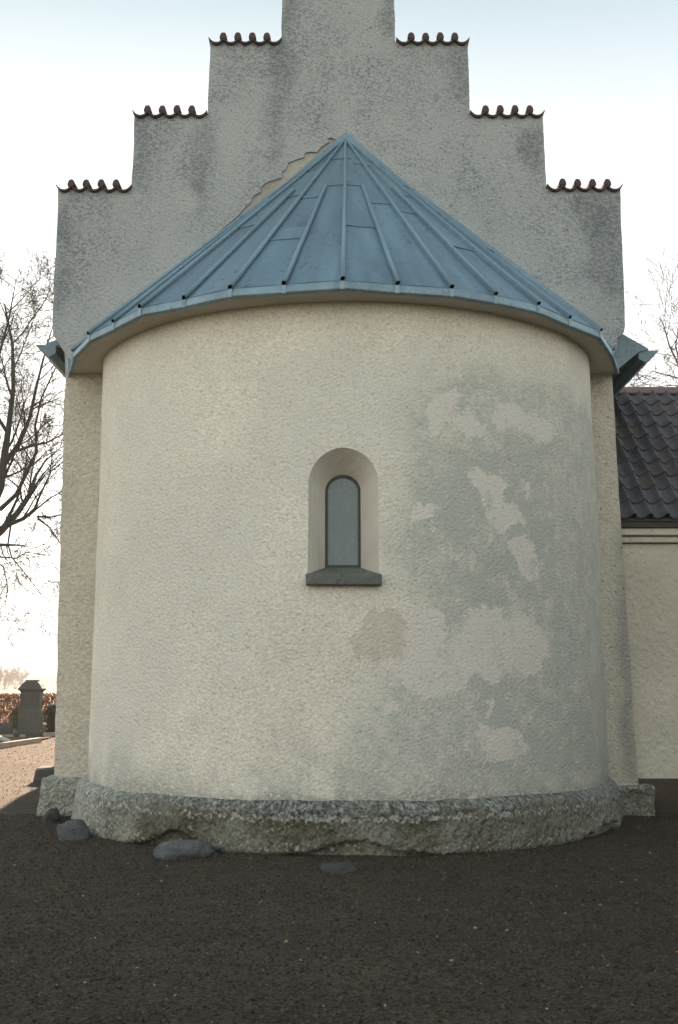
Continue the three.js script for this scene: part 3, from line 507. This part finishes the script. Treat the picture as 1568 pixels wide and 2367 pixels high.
{
  const nun = arcShell(0.214, 0.078, 0.026, -0.78, 0.055, true, 12), monk = arcShell(0.104, 0.072, 0.02, -0.79, 0.05, false, 12);
  for (const [x0, y, dir] of [[-3.84, 8.27, 1], [-2.84, 9.37, 1], [-1.82, 10.48, 1], [3.85, 8.28, -1], [2.83, 9.37, -1], [1.82, 10.48, -1]]) {
    const cop = partGroup('step_coping', church), p = 0.203;
    for (let k = 0; k < 5; k++) { const m = part('coping_tile', nun, clayMat, cop); m.position.set(x0 + dir * (0.107 + k * p - (k === 4 ? 0.004 : 0)), y - 0.058 + 0.006 * (hash(k, Math.round(x0 * 10)) - 0.5), 0); m.rotation.z = 0.03 * (hash(k + 3, Math.round(x0 * 7)) - 0.5); }
    for (let k = 0; k < 4; k++) { const m = part('coping_tile', monk, clayMat, cop); m.position.set(x0 + dir * (0.205 + k * p), y + 0.014 + 0.008 * (hash(k, Math.round(x0 * 13)) - 0.5), 0.004); m.rotation.z = 0.05 * (hash(k + 9, Math.round(x0 * 5)) - 0.5); }
  }
}

// ---------------------------------------------------------------- annex with a pantile roof
{
  const ann = thing('annex_building', 'low cream plastered annex with dark pantile roof beside the gable', 'building'), zf = -0.32, X0 = 3.55, X1 = 8.6;
  part('wall', box(X1 - X0, 3.5, 0.4, (X0 + X1) / 2, 1.66, zf - 0.2, 0.01), creamMat, ann);
  part('wall', box(0.4, 3.7, 4.4, X1 - 0.2, 1.7, zf - 2.6, 0.01), creamMat, ann);
  part('plinth', box(X1 - X0 + 0.1, 0.62, 0.2, (X0 + X1) / 2, 0.12, zf + 0.02, 0.02), darkPlinthMat, ann);
  const cor = partGroup('cornice', ann);
  part('moulding', box(X1 - X0, 0.075, 0.10, (X0 + X1) / 2, 3.46, zf + 0.03, 0.012), creamMat, cor);
  part('moulding', box(X1 - X0, 0.09, 0.16, (X0 + X1) / 2, 3.553, zf + 0.06, 0.012), creamMat, cor);
  part('eave_board', box(X1 - X0 + 0.2, 0.12, 0.05, (X0 + X1) / 2 + 0.1, 3.665, zf + 0.16, 0.008), boardMat, ann);
  // roof frame: origin at the eave, v up the slope
  const ex = 3.4, ey = 3.74, ez = zf + 0.22, pitch = 0.80, dirV = new THREE.Vector3(0, Math.sin(pitch), -Math.cos(pitch)), nv = new THREE.Vector3(0, Math.cos(pitch), Math.sin(pitch));
  const rows = 10, gauge = 0.325, cols = 23, tw = 0.215, roof = partGroup('roof', ann), slope = rows * gauge + 0.06;
  const backing = hexa([[ex, ey - 0.06, ez], [X1 + 0.1, ey - 0.06, ez], [X1 + 0.1, ey - 0.06, ez - 2.3], [ex, ey - 0.06, ez - 2.3], [ex, ey - 0.03, ez], [X1 + 0.1, ey - 0.03, ez], [X1 + 0.1, ey - 0.03 + dirV.y * slope, ez + dirV.z * slope], [ex, ey - 0.03 + dirV.y * slope, ez + dirV.z * slope]]);
  part('roof_deck', backing, boardMat, roof);
  // one pantile: an S across, a little thickness, lower edge showing
  const S = 9, prof = (a) => 0.055 * (a < 0.62 ? -Math.sin(a / 0.62 * Math.PI) * 0.55 : Math.sin((a - 0.62) / 0.38 * Math.PI) * 0.85);
  const pos = [], idx = [], uv = [], L = 0.40;
  for (const [v, dy] of [[0, 0], [L, -0.014], [0, -0.02]]) for (let i = 0; i <= S; i++) { const a = i / S; pos.push(a * 0.226, prof(a) + dy, -v); uv.push(a * 0.5, v); }
  const w = S + 1; for (let i = 0; i < S; i++) { idx.push(i, i + 1, w + i + 1, i, w + i + 1, w + i, 2 * w + i, 2 * w + i + 1, i + 1, 2 * w + i, i + 1, i); }
  const tile = toCreasedNormals(geoFrom(pos, idx, uv), 0.7);
  const mats = [[0.085, 0.08, 0.09], [0.07, 0.068, 0.078], [0.1, 0.092, 0.1], [0.085, 0.07, 0.068]].map((b, q) => std({ map: (() => { const t = colorTexture(256, 256, (x, y, o) => { const a = fbm(x / 32 + q * 9, y / 32, 4), k = 0.55 + 0.9 * a + 0.2 * (hash(x, y) - 0.5), moss = sstep(0.6, 0.72, fbm(x / 20 + 40 * q, y / 20, 3)) * 0.55; o[0] = mix(b[0] * k, 0.075, moss); o[1] = mix(b[1] * k, 0.085, moss); o[2] = mix(b[2] * k, 0.05, moss); }); return t; })(), roughness: 0.7, side: THREE.DoubleSide }));
  const rotQ = new THREE.Quaternion().setFromRotationMatrix(new THREE.Matrix4().makeBasis(new THREE.Vector3(1, 0, 0), nv, dirV.clone().negate()));
  for (let r = 0; r < rows; r++) for (let c = 0; c < cols; c++) {
    const m = part('roof_tile', tile, mats[Math.floor(hash(r * 31 + c, 5) * 4)], roof), p = new THREE.Vector3(ex + c * tw, ey, ez).addScaledVector(dirV, r * gauge - 0.05).addScaledVector(nv, 0.045 + 0.006 * hash(r, c));
    m.position.copy(p); m.quaternion.copy(rotQ).multiply(new THREE.Quaternion().setFromEuler(new THREE.Euler(-0.035 + 0.02 * (hash(c, r) - 0.5), 0.03 * (hash(c + 50, r) - 0.5), 0.03 * (hash(c, r + 70) - 0.5))));
  }
  const ridge = new THREE.Vector3(ex, ey, ez).addScaledVector(dirV, slope), rt = arcShell(0.24, 0.12, 0.03, -0.2, 0.23, false);
  const ridgeMat = std({ map: tileColor([0.17, 0.13, 0.125], [0.26, 0.2, 0.19], [0.1, 0.09, 0.09], 0.4), roughness: 0.85 });
  for (let k = 0; k < 13; k++) { const m = part('ridge_tile', rt, ridgeMat, roof); m.position.set(ex + 0.12 + k * 0.40, ridge.y - 0.06 + 0.008 * hash(k, 2), ridge.z); m.rotation.set(0, Math.PI / 2, 0.02 * (hash(k, 8) - 0.5)); }
  part('back_slope', hexa([[ex, ey - 0.06, ridge.z - 2.2], [X1, ey - 0.06, ridge.z - 2.2], [X1, ey - 0.06, ridge.z - 2.25], [ex, ey - 0.06, ridge.z - 2.25], [ex, ridge.y - 0.04, ridge.z], [X1, ridge.y - 0.04, ridge.z], [X1, ridge.y - 0.08, ridge.z - 0.05], [ex, ridge.y - 0.08, ridge.z - 0.05]]), boardMat, roof);
  // pale metal corner where the roof meets the gable
  part('corner_flashing', prism([[3.58, 0], [3.72, 0], [3.66, 0.30], [3.58, 0.30]], 0, 0.012).applyQuaternion(new THREE.Quaternion().setFromEuler(new THREE.Euler(-(Math.PI / 2 - pitch), 0, 0))).translate(0, ey + dirV.y * 2.2 + nv.y * 0.1, ez + dirV.z * 2.2 + nv.z * 0.1), zincPale, roof);
}

// ---------------------------------------------------------------- stones at the foot of the wall
function stone(px, py, rx, ry, rz, sd, mat, label, sink = 0.35, turn = 0) {
  const p = onGround(px, py), m = whole('field_stone', rock(rx, ry, rz, sd, 5, 0.42), mat, label, 'stone', 'stones at the foot of the church');
  m.position.set(p.x, groundH(p.x, p.z) + ry * (1 - sink) * 0.22, p.z - rz * 0.9); m.rotation.y = turn; return m;
}
stone(424, 1998, 0.27, 0.155, 0.2, 3, stoneMat, 'rounded blue-grey boulder poking out under the apse plinth', 0.35);
stone(162, 1950, 0.19, 0.165, 0.18, 9, stoneMat, 'grey boulder in the corner between gable plinth and apse plinth', 0.3, 0.6);
stone(112, 1910, 0.14, 0.13, 0.16, 15, darkStoneMat, 'dark brown stone under the left corner of the gable plinth', 0.3);
stone(785, 2024, 0.17, 0.06, 0.12, 21, darkStoneMat, 'small dark flat stone before the middle of the apse', 0.3);
stone(1345, 1930, 0.13, 0.12, 0.1, 27, darkStoneMat, 'dark stone showing through the broken plinth beside the annex', 0.3);
{
  const b = whole('stone_step', roughBlock(-0.28, 0.5, -0.1, 0.15, -0.3, 0.3, 33), darkStoneMat, 'low dark stone step beside the long wall of the church', 'step'); b.position.set(-4.83, 0.05, -4.9);
}

// ---------------------------------------------------------------- churchyard to the left
function squareLoft(profile, ratio = 0.6) {                 // [half width, height] upwards
  const pos = [], idx = [];
  profile.forEach(([w, y]) => pos.push(-w, y, w * ratio, w, y, w * ratio, w, y, -w * ratio, -w, y, -w * ratio));
  for (let i = 0; i < profile.length - 1; i++) for (let k = 0; k < 4; k++) { const a = i * 4 + k, b = i * 4 + (k + 1) % 4; idx.push(a, b, b + 4, a, b + 4, a + 4); }
  const t = (profile.length - 1) * 4; idx.push(t, t + 1, t + 2, t, t + 2, t + 3);
  return boxUV(toCreasedNormals(geoFrom(pos, idx), 0.3));
}
{
  const p = onGround(69, 1703), g = thing('gravestone', 'tall dark granite grave pillar with a flared cap', 'gravestone', [p.x, 0, p.z]);
  part('base', squareLoft([[0.365, -0.05], [0.365, 0.16], [0.345, 0.2]]), graniteMat, g);
  part('shaft', squareLoft([[0.335, 0.19], [0.325, 0.78], [0.30, 0.82], [0.295, 1.36]]), graniteMat, g);
  part('cap', squareLoft([[0.30, 1.36], [0.33, 1.40], [0.385, 1.44], [0.375, 1.47], [0.33, 1.52], [0.28, 1.6], [0.20, 1.68], [0.175, 1.73]]), graniteMat, g);
  const l = onGround(98, 1701), lan = thing('grave_lantern', 'small grave lantern post with a white cap beside the tall pillar', 'lantern', [l.x - 0.03, 0, l.z - 0.25]);
  part('post', new THREE.CylinderGeometry(0.045, 0.055, 0.34, 12).translate(0, 0.17, 0), std({ color: rgb(0.2, 0.2, 0.13) }), lan);
  part('cap', new THREE.CylinderGeometry(0.05, 0.078, 0.06, 12).translate(0, 0.37, 0), std({ color: rgb(0.8, 0.78, 0.72), roughness: 0.5 }), lan);
  const s = onGround(40, 1706), st = whole('field_stone', rock(0.16, 0.14, 0.12, 41), stoneMat, 'small blue-grey stone on the grave beside the tall pillar', 'stone'); st.position.set(s.x, 0.09, s.z);
  const h = onGround(6, 1700), hs = thing('headstone', 'low broad dark headstone left of the clipped bush', 'headstone', [h.x, 0, h.z]);
  part('slab', box(0.62, 0.42, 0.14, 0, 0.2, 0, 0.02), graniteMat, hs); part('foot', box(0.7, 0.08, 0.24, 0, 0.04, 0, 0.01), graniteMat, hs);
  const h2 = onGround(124, 1694), hs2 = thing('headstone', 'upright dark headstone half hidden behind the church corner', 'headstone', [h2.x, 0, h2.z]);
  part('slab', box(0.36, 0.95, 0.16, 0, 0.47, 0, 0.04), graniteMat, hs2); part('foot', box(0.5, 0.1, 0.3, 0, 0.05, 0, 0.02), graniteMat, hs2);
  function kerb(a, b, w, hgt, label) { const d = b.clone().sub(a), L = Math.hypot(d.x, d.z), m = whole('grave_kerb', box(L, hgt, w, 0, hgt / 2, 0, 0.012), kerbMat, label, 'kerb', 'grave kerbs'); m.position.set((a.x + b.x) / 2, -0.02, (a.z + b.z) / 2); m.rotation.y = -Math.atan2(d.z, d.x); }
  kerb(onGround(-60, 1738), onGround(92, 1716), 0.14, 0.15, 'pale stone kerb running slantwise along the grit walk');
  kerb(onGround(-25, 1701), onGround(21, 1722), 0.12, 0.15, 'pale stone kerb meeting the slanting kerb of the grave');
  kerb(onGround(98, 1703), onGround(150, 1701), 0.14, 0.14, 'pale stone kerb between the lantern and the church corner');
  kerb(onGround(-30, 1706), onGround(58, 1706), 0.12, 0.12, 'pale stone kerb before the tall pillar');
  const q = [onGround(-60, 1730), onGround(85, 1714), onGround(120, 1707), onGround(-40, 1707)];
  const bed = whole('grave_bed', geoFrom(q.flatMap((v) => [v.x, 0.05, v.z]), [0, 1, 2, 0, 2, 3], q.flatMap((v) => [v.x, v.z])), soilMat, 'bed of dark soil between the pale grave kerbs', 'soil'); bed.userData.kind = 'stuff';
}
function leafCloud(n, place, size, cols) {                  // many small bent leaves
  const pos = [], col = [], v = new THREE.Vector3(), e = new THREE.Euler();
  for (let i = 0; i < n; i++) {
    const p = place(), s = size * R(0.6, 1.4), c = cols[Math.floor(rnd() * cols.length)], k = R(0.7, 1.25); e.set(R(0, 6.28), R(0, 6.28), R(0, 6.28));
    for (const [x, y, z] of [[-1, 0, 0], [0, 0.5, 0.2], [1, 0, 0], [-1, 0, 0], [1, 0, 0], [0, -0.5, 0.2]]) { v.set(x * s, y * s, z * s).applyEuler(e).add(p); pos.push(v.x, v.y, v.z); col.push(c[0] * k, c[1] * k, c[2] * k); }
  }
  const g = geoFrom(pos); g.setAttribute('color', new THREE.Float32BufferAttribute(col, 3)); return g;
}
const leafMat = new THREE.MeshPhysicalMaterial({ vertexColors: true, roughness: 0.9, transmission: 0.35, thickness: 0, side: THREE.DoubleSide });
const twigMat = std({ color: rgb(0.07, 0.05, 0.04) });
{
  // clipped bushes behind the pillar
  for (const [px, py, w, h, d, label] of [[35, 1698, 0.44, 0.92, 0.4, 'clipped dark green bush behind the left of the tall pillar'], [112, 1697, 0.46, 0.92, 0.4, 'clipped dark green bush between the pillar and the church corner']]) {
    const p = onGround(px, py), g = thing('box_bush', label, 'bush', [p.x, 0, p.z - 0.7], 'clipped bushes');
    part('foliage', leafCloud(4200, () => { const v = new THREE.Vector3(R(-1, 1), R(-1, 1), R(-1, 1)); const l = v.length() || 1; v.multiplyScalar((rnd() ** 0.3) / Math.max(l, 0.01)); return new THREE.Vector3(v.x * w, h * 0.52 + v.y * h * 0.5 + 0.04 * (vn(v.x * 9, v.z * 9) - 0.5), v.z * d); }, 0.028, [[0.03, 0.05, 0.018], [0.04, 0.065, 0.022], [0.055, 0.075, 0.025]]), leafMat, g);
    part('stem', new THREE.CylinderGeometry(0.03, 0.045, h * 0.5, 7).translate(0, h * 0.22, 0), twigMat, g);
  }
  // beech hedge holding its brown leaves
  const p = onGround(60, 1688), hg = thing('beech_hedge', 'long clipped beech hedge with dry brown leaves', 'hedge', [0, 0, p.z - 2]);
  part('foliage', leafCloud(26000, () => { const x = R(-17.5, -4), y = 0.08 + 1.17 * rnd() ** 0.7, z = (rnd() - 0.5) * 0.8; return new THREE.Vector3(x, y + 0.07 * (vn(x * 3, z * 3) - 0.5), z + 0.1 * (vn(x * 2, y * 3) - 0.5)); }, 0.05, [[0.24, 0.105, 0.05], [0.3, 0.14, 0.065], [0.17, 0.08, 0.045], [0.34, 0.18, 0.09]]), leafMat, hg);
  const st = []; for (let x = -17.4; x < -4; x += 0.3) { const c = new THREE.CylinderGeometry(0.012, 0.025, 1.1, 5).rotateZ(R(-0.12, 0.12)).translate(x, 0.55, R(-0.15, 0.15)); st.push(c); }
  part('stems', mergeGeometries(st), twigMat, hg).userData.kind = 'stuff';
}
// fallen leaves and twigs on the sunlit walk
{
  const g = geoFrom([-1, 0, 0, 0, 0.25, 0.5, 1, 0, 0, 0, 0.1, -0.5], [0, 1, 2, 0, 2, 3]), n = 9000, im = new THREE.InstancedMesh(g, std({ side: THREE.DoubleSide }), n), m = new THREE.Matrix4(), q = new THREE.Quaternion(), e = new THREE.Euler(), c = new THREE.Color();
  for (let k = 0; k < n; k++) { const z = R(-20, -1), x = R(-11, -3.8), s = R(0.008, 0.022); e.set(R(-0.5, 0.5), R(0, 6.28), R(-0.5, 0.5)); m.compose(new THREE.Vector3(x, groundH(x, z) + 0.012, z), q.setFromEuler(e), new THREE.Vector3(s, s, s)); im.setMatrixAt(k, m); const v = R(0.6, 1.5); im.setColorAt(k, c.setRGB(0.12 * v, 0.068 * v, 0.045 * v)); }
  im.name = 'fallen_leaves'; im.castShadow = im.receiveShadow = true; im.userData = { kind: 'stuff', label: 'dry brown leaves scattered on the sunlit grit walk', category: 'leaves' }; scene.add(im);
}

// ---------------------------------------------------------------- bare trees
class Wood {
  constructor() { this.pos = []; this.idx = []; }
  tube(pts, rad, sides) {
    const b = this.pos.length / 3, d = new THREE.Vector3(), u = new THREE.Vector3(), w = new THREE.Vector3();
    for (let i = 0; i < pts.length; i++) {
      d.copy(pts[Math.min(i + 1, pts.length - 1)]).sub(pts[Math.max(i - 1, 0)]).normalize();
      if (i === 0) { u.set(Math.abs(d.y) > 0.9 ? 1 : 0, Math.abs(d.y) > 0.9 ? 0 : 1, 0); } u.addScaledVector(d, -u.dot(d)).normalize(); w.copy(d).cross(u);
      for (let k = 0; k < sides; k++) { const a = k / sides * 6.2832; this.pos.push(pts[i].x + (u.x * Math.cos(a) + w.x * Math.sin(a)) * rad[i], pts[i].y + (u.y * Math.cos(a) + w.y * Math.sin(a)) * rad[i], pts[i].z + (u.z * Math.cos(a) + w.z * Math.sin(a)) * rad[i]); }
    }
    for (let i = 0; i < pts.length - 1; i++) for (let k = 0; k < sides; k++) { const a = b + i * sides + k, c = b + i * sides + (k + 1) % sides; this.idx.push(a, c, c + sides, a, c + sides, a + sides); }
  }
  // a crooked limb with its boughs and twigs; path given or grown
  limb(p0, dir, len, r0, level, o) {
    const n = level > 2 ? 4 : 6, pts = [p0.clone()], d = dir.clone().normalize();
    for (let i = 0; i < n; i++) { d.x += R(-1, 1) * o.crook; d.y += R(-1, 1) * o.crook + o.lift * (level < 2 ? 1 : 0.4); d.z += R(-1, 1) * o.crook; d.normalize(); pts.push(pts[i].clone().addScaledVector(d, len / n)); }
    this.grow(pts, r0, len, level, o);
  }
  grow(pts, r0, len, level, o) {
    const n = pts.length - 1, end = level >= o.levels ? 0.5 : 0.14, rad = pts.map((_, i) => Math.max(o.min, r0 * mix(1, end, i / n)));
    this.tube(pts, rad, level === 0 ? 10 : level === 1 ? 7 : level === 2 ? 5 : 3);
    if (level >= o.levels) return;
    const kids = Math.round(o.kids[level] * R(0.8, 1.25)), d = new THREE.Vector3(), a = new THREE.Vector3();
    for (let k = 0; k < kids; k++) {
      const t = mix(0.18, 1, (k + rnd()) / kids), f = t * n, i = Math.min(n - 1, Math.floor(f)), p = pts[i].clone().lerp(pts[i + 1], f - i);
      d.copy(pts[i + 1]).sub(pts[i]).normalize(); a.set(R(-1, 1), R(-1, 1), R(-1, 1)).cross(d).normalize();
      const spread = R(0.45, 1.05); d.multiplyScalar(Math.cos(spread)).addScaledVector(a, Math.sin(spread)); if (level < 1) d.y += 0.15;
      this.limb(p, d, len * (level > 1 ? R(0.45, 0.8) : R(0.34, 0.6)) * (1 - 0.35 * t), Math.max(o.min, rad[i] * R(0.35, 0.6)), level + 1, o);
    }
  }
  geo() { return geoFrom(this.pos, this.idx); }
}
const barkMat = std({ color: rgb(0.055, 0.048, 0.038), roughness: 0.95 });
{
  // big tree to the left: the limbs in view follow the photograph, each at the depth of the tree
  const tx = -10.9, tz = -14.6, tree = thing('bare_tree', 'large bare spreading tree left of the church', 'tree', [0, 0, 0], 'bare trees');
  const tr = new Wood(), P = (x, y, dz = 0) => at(x, y, tz + dz);
  const crownBase = P(-70, 1260);
  tr.tube([new THREE.Vector3(tx - 0.6, -0.2, tz), new THREE.Vector3(tx - 0.55, 0.4, tz), new THREE.Vector3(tx - 0.4, 2, tz), new THREE.Vector3(tx - 0.25, 3.6, tz), crownBase], [0.75, 0.5, 0.42, 0.4, 0.36], 14);
  const tg = tr.geo(); part('trunk', tg, barkMat, tree);
  const cr = new Wood(), o = { levels: 5, kids: [7, 8, 6, 4, 2], crook: 0.17, lift: 0.015, min: 0.005 };
  const limbs = [
    [[[-70, 1262, 0], [-30, 1200, 0.3], [0, 1130, 0.4], [10, 1060, 0.4], [22, 1000, 0.5], [30, 900, 0.7], [28, 800, 0.9], [10, 700, 1]], 0.24],
    [[[10, 1070, 0.4], [45, 1035, 0.2], [70, 970, 0], [85, 890, -0.2], [105, 810, -0.3], [128, 745, -0.5]], 0.12],
    [[[4, 1180, 0.2], [42, 1140, 0.5], [70, 1080, 0.8], [88, 1040, 1], [82, 985, 1.2], [95, 920, 1.4], [125, 850, 1.6], [165, 800, 1.8]], 0.10],
    [[[30, 1050, 0.4], [75, 1030, 0.1], [110, 1022, -0.2], [150, 1000, -0.6], [190, 985, -1]], 0.07],
    [[[-70, 1262, 0], [-20, 1235, -0.4], [20, 1215, -0.6], [55, 1200, -0.8], [82, 1180, -1], [90, 1150, -1.2], [120, 1090, -1.4], [150, 1060, -1.6]], 0.13],
    [[[85, 1192, -1], [115, 1195, -0.8], [150, 1190, -0.6], [190, 1186, -0.4]], 0.05],
    [[[85, 1195, -1], [112, 1222, -1.2], [140, 1252, -1.4], [165, 1262, -1.6]], 0.05],
    [[[25, 1220, -0.6], [22, 1255, -0.4], [30, 1290, -0.2], [60, 1335, 0], [100, 1375, 0.2], [118, 1400, 0.4]], 0.045],
    [[[-40, 1270, 0], [0, 1288, 0.3], [35, 1292, 0.4], [60, 1280, 0.5], [110, 1285, 0.6], [150, 1288, 0.8]], 0.045],
    [[[-40, 1280, 0], [8, 1310, -0.3], [20, 1360, -0.5], [12, 1400, -0.7], [30, 1430, -0.8]], 0.04],
    [[[-70, 1262, 0], [-80, 1100, -0.6], [-60, 950, -1.2], [-70, 820, -1.8], [-40, 680, -2.2]], 0.24],
    [[[-30, 960, 0.2], [-10, 850, 0.6], [20, 740, 1], [40, 640, 1.3]], 0.09],
  ];
  for (const [l, r] of limbs) { const pts = l.map(([x, y, dz]) => P(x + R(-4, 4), y + R(-4, 4), dz)); let len = 0; for (let i = 1; i < pts.length; i++) len += pts[i].distanceTo(pts[i - 1]); cr.grow(pts, r * 0.66, len, r > 0.2 ? 0 : 1, o); }
  for (let k = 0; k < 5; k++) { const a = 2.2 + k * 0.7; cr.limb(crownBase.clone().add(new THREE.Vector3(0, R(-0.8, 0.6), 0)), new THREE.Vector3(Math.cos(a), R(0.4, 0.9), Math.sin(a)), R(4.5, 6.5), 0.16, 1, o); }
  part('crown', cr.geo(), barkMat, tree);

  // tree beyond the annex
  const t2 = thing('bare_tree', 'bare tree rising beyond the annex roof', 'tree', [15.9, 0, -31], 'bare trees'), w1 = new Wood(), w2 = new Wood();
  const tops = [[0, -0.3, 0], [0, 1.5, 0], [0.1, 4, 0.1], [-0.1, 6.5, 0.2]].map((v) => new THREE.Vector3(...v)); w1.tube(tops, [0.55, 0.42, 0.36, 0.3], 12);
  const o2 = { levels: 5, kids: [6, 6, 5, 5, 3], crook: 0.17, lift: 0.06, min: 0.009 };
  for (let k = 0; k < 9; k++) { const a = k * 0.72 + 0.3; w2.limb(tops[3].clone().add(new THREE.Vector3(0, R(-2.2, 0), 0)), new THREE.Vector3(Math.cos(a), R(0.5, 1.3), Math.sin(a)), R(6.5, 8.5), 0.15, 1, o2); }
  w2.limb(tops[3], new THREE.Vector3(0.1, 1, 0), 10, 0.2, 0, o2);
  for (const [l, r] of [[[[1700, 1000], [1610, 905], [1572, 850], [1548, 800], [1535, 755], [1528, 735]], 0.085], [[[1650, 950], [1590, 880], [1545, 868], [1510, 858], [1490, 872]], 0.06], [[[1575, 855], [1562, 800], [1568, 760], [1580, 725]], 0.05], [[[1610, 915], [1560, 890], [1525, 893], [1500, 905]], 0.045]]) {
    const pts = l.map(([x, y]) => at(x, y, -31 + R(-0.4, 0.4)).sub(t2.position)); let len = 0; for (let i = 1; i < pts.length; i++) len += pts[i].distanceTo(pts[i - 1]); w2.grow(pts, r, len, 2, { ...o2, kids: [0, 0, 9, 6, 4] });
  }
  part('trunk', w1.geo(), barkMat, t2); part('crown', w2.geo(), barkMat, t2);

  // unseen evergreens, added out of view to keep sky light off the right side
  for (const [x, z, h, label] of [[9.6, 3.2, 9.5, 'added unseen evergreen blocking sky light, out in front of the annex'], [11.6, 8.2, 10.5, 'added unseen tall evergreen blocking sky light, opposite the annex'], [10.8, 13.6, 9.8, 'added unseen broad evergreen blocking sky light, farthest from the annex']]) {
    const g = thing('added_evergreen', label, 'tree', [x, 0, z], 'added evergreens that block sky light');
    part('trunk', new THREE.CylinderGeometry(0.12, 0.24, h * 0.7, 9).translate(0, h * 0.35, 0), barkMat, g);
    part('crown', leafCloud(9000, () => { const t = rnd() ** 1.3, a = R(0, 6.283), r = (1 - t) ** 0.8 * 2.5 * Math.sqrt(R(0.25, 1)) * (0.8 + 0.4 * vn(a * 2 + x, t * 9)); return new THREE.Vector3(Math.cos(a) * r, 0.5 + t * (h - 0.5), Math.sin(a) * r); }, 0.17, [[0.03, 0.045, 0.02], [0.04, 0.06, 0.026], [0.025, 0.04, 0.02]]), leafMat, g);
  }

  // shrubs and a line of trees far off across the fields
  const proto = new Wood(), o3 = { levels: 3, kids: [7, 6, 4], crook: 0.18, lift: 0.05, min: 0.03 };
  for (let k = 0; k < 6; k++) proto.limb(new THREE.Vector3(R(-0.6, 0.6), 0, R(-0.6, 0.6)), new THREE.Vector3(R(-0.7, 0.7), 1, R(-0.5, 0.5)), R(3.4, 5), 0.1, 0, o3);
  const pg = proto.geo();
  for (const [px, dist, s, label] of [[12, 380, 2.1, 'pale bare shrub far off beyond the hedge, at the edge of the field'], [38, 420, 2.2, 'pale bare shrub far off in the field, just left of the pillar'], [-25, 390, 2.3, 'pale bare shrub far off at the outer end of the field edge']]) {
    const m = whole('field_shrub', pg, barkMat, label, 'shrub', 'far shrubs'); m.position.set((px - CX) / F * (dist + 12.6) * 0.985, -0.5, -dist); m.scale.setScalar(s * 0.8); m.rotation.y = px;
  }
  const far = leafCloud(9000, () => { const x = R(-900, 500), h = 9 + 7 * vn(x / 40, 3) * vn(x / 13, 9); return new THREE.Vector3(x, R(0, h), -1400 + R(-20, 20)); }, 2.6, [[0.06, 0.06, 0.05], [0.07, 0.065, 0.05]]);
  const fw = whole('far_wood', far, leafMat, 'distant wood along the horizon across the fields', 'wood'); fw.userData.kind = 'stuff';
}
scene.fog = new THREE.FogExp2(new THREE.Color().setRGB(0.9, 0.88, 0.84), 0.0012);

renderer.render(scene, camera);
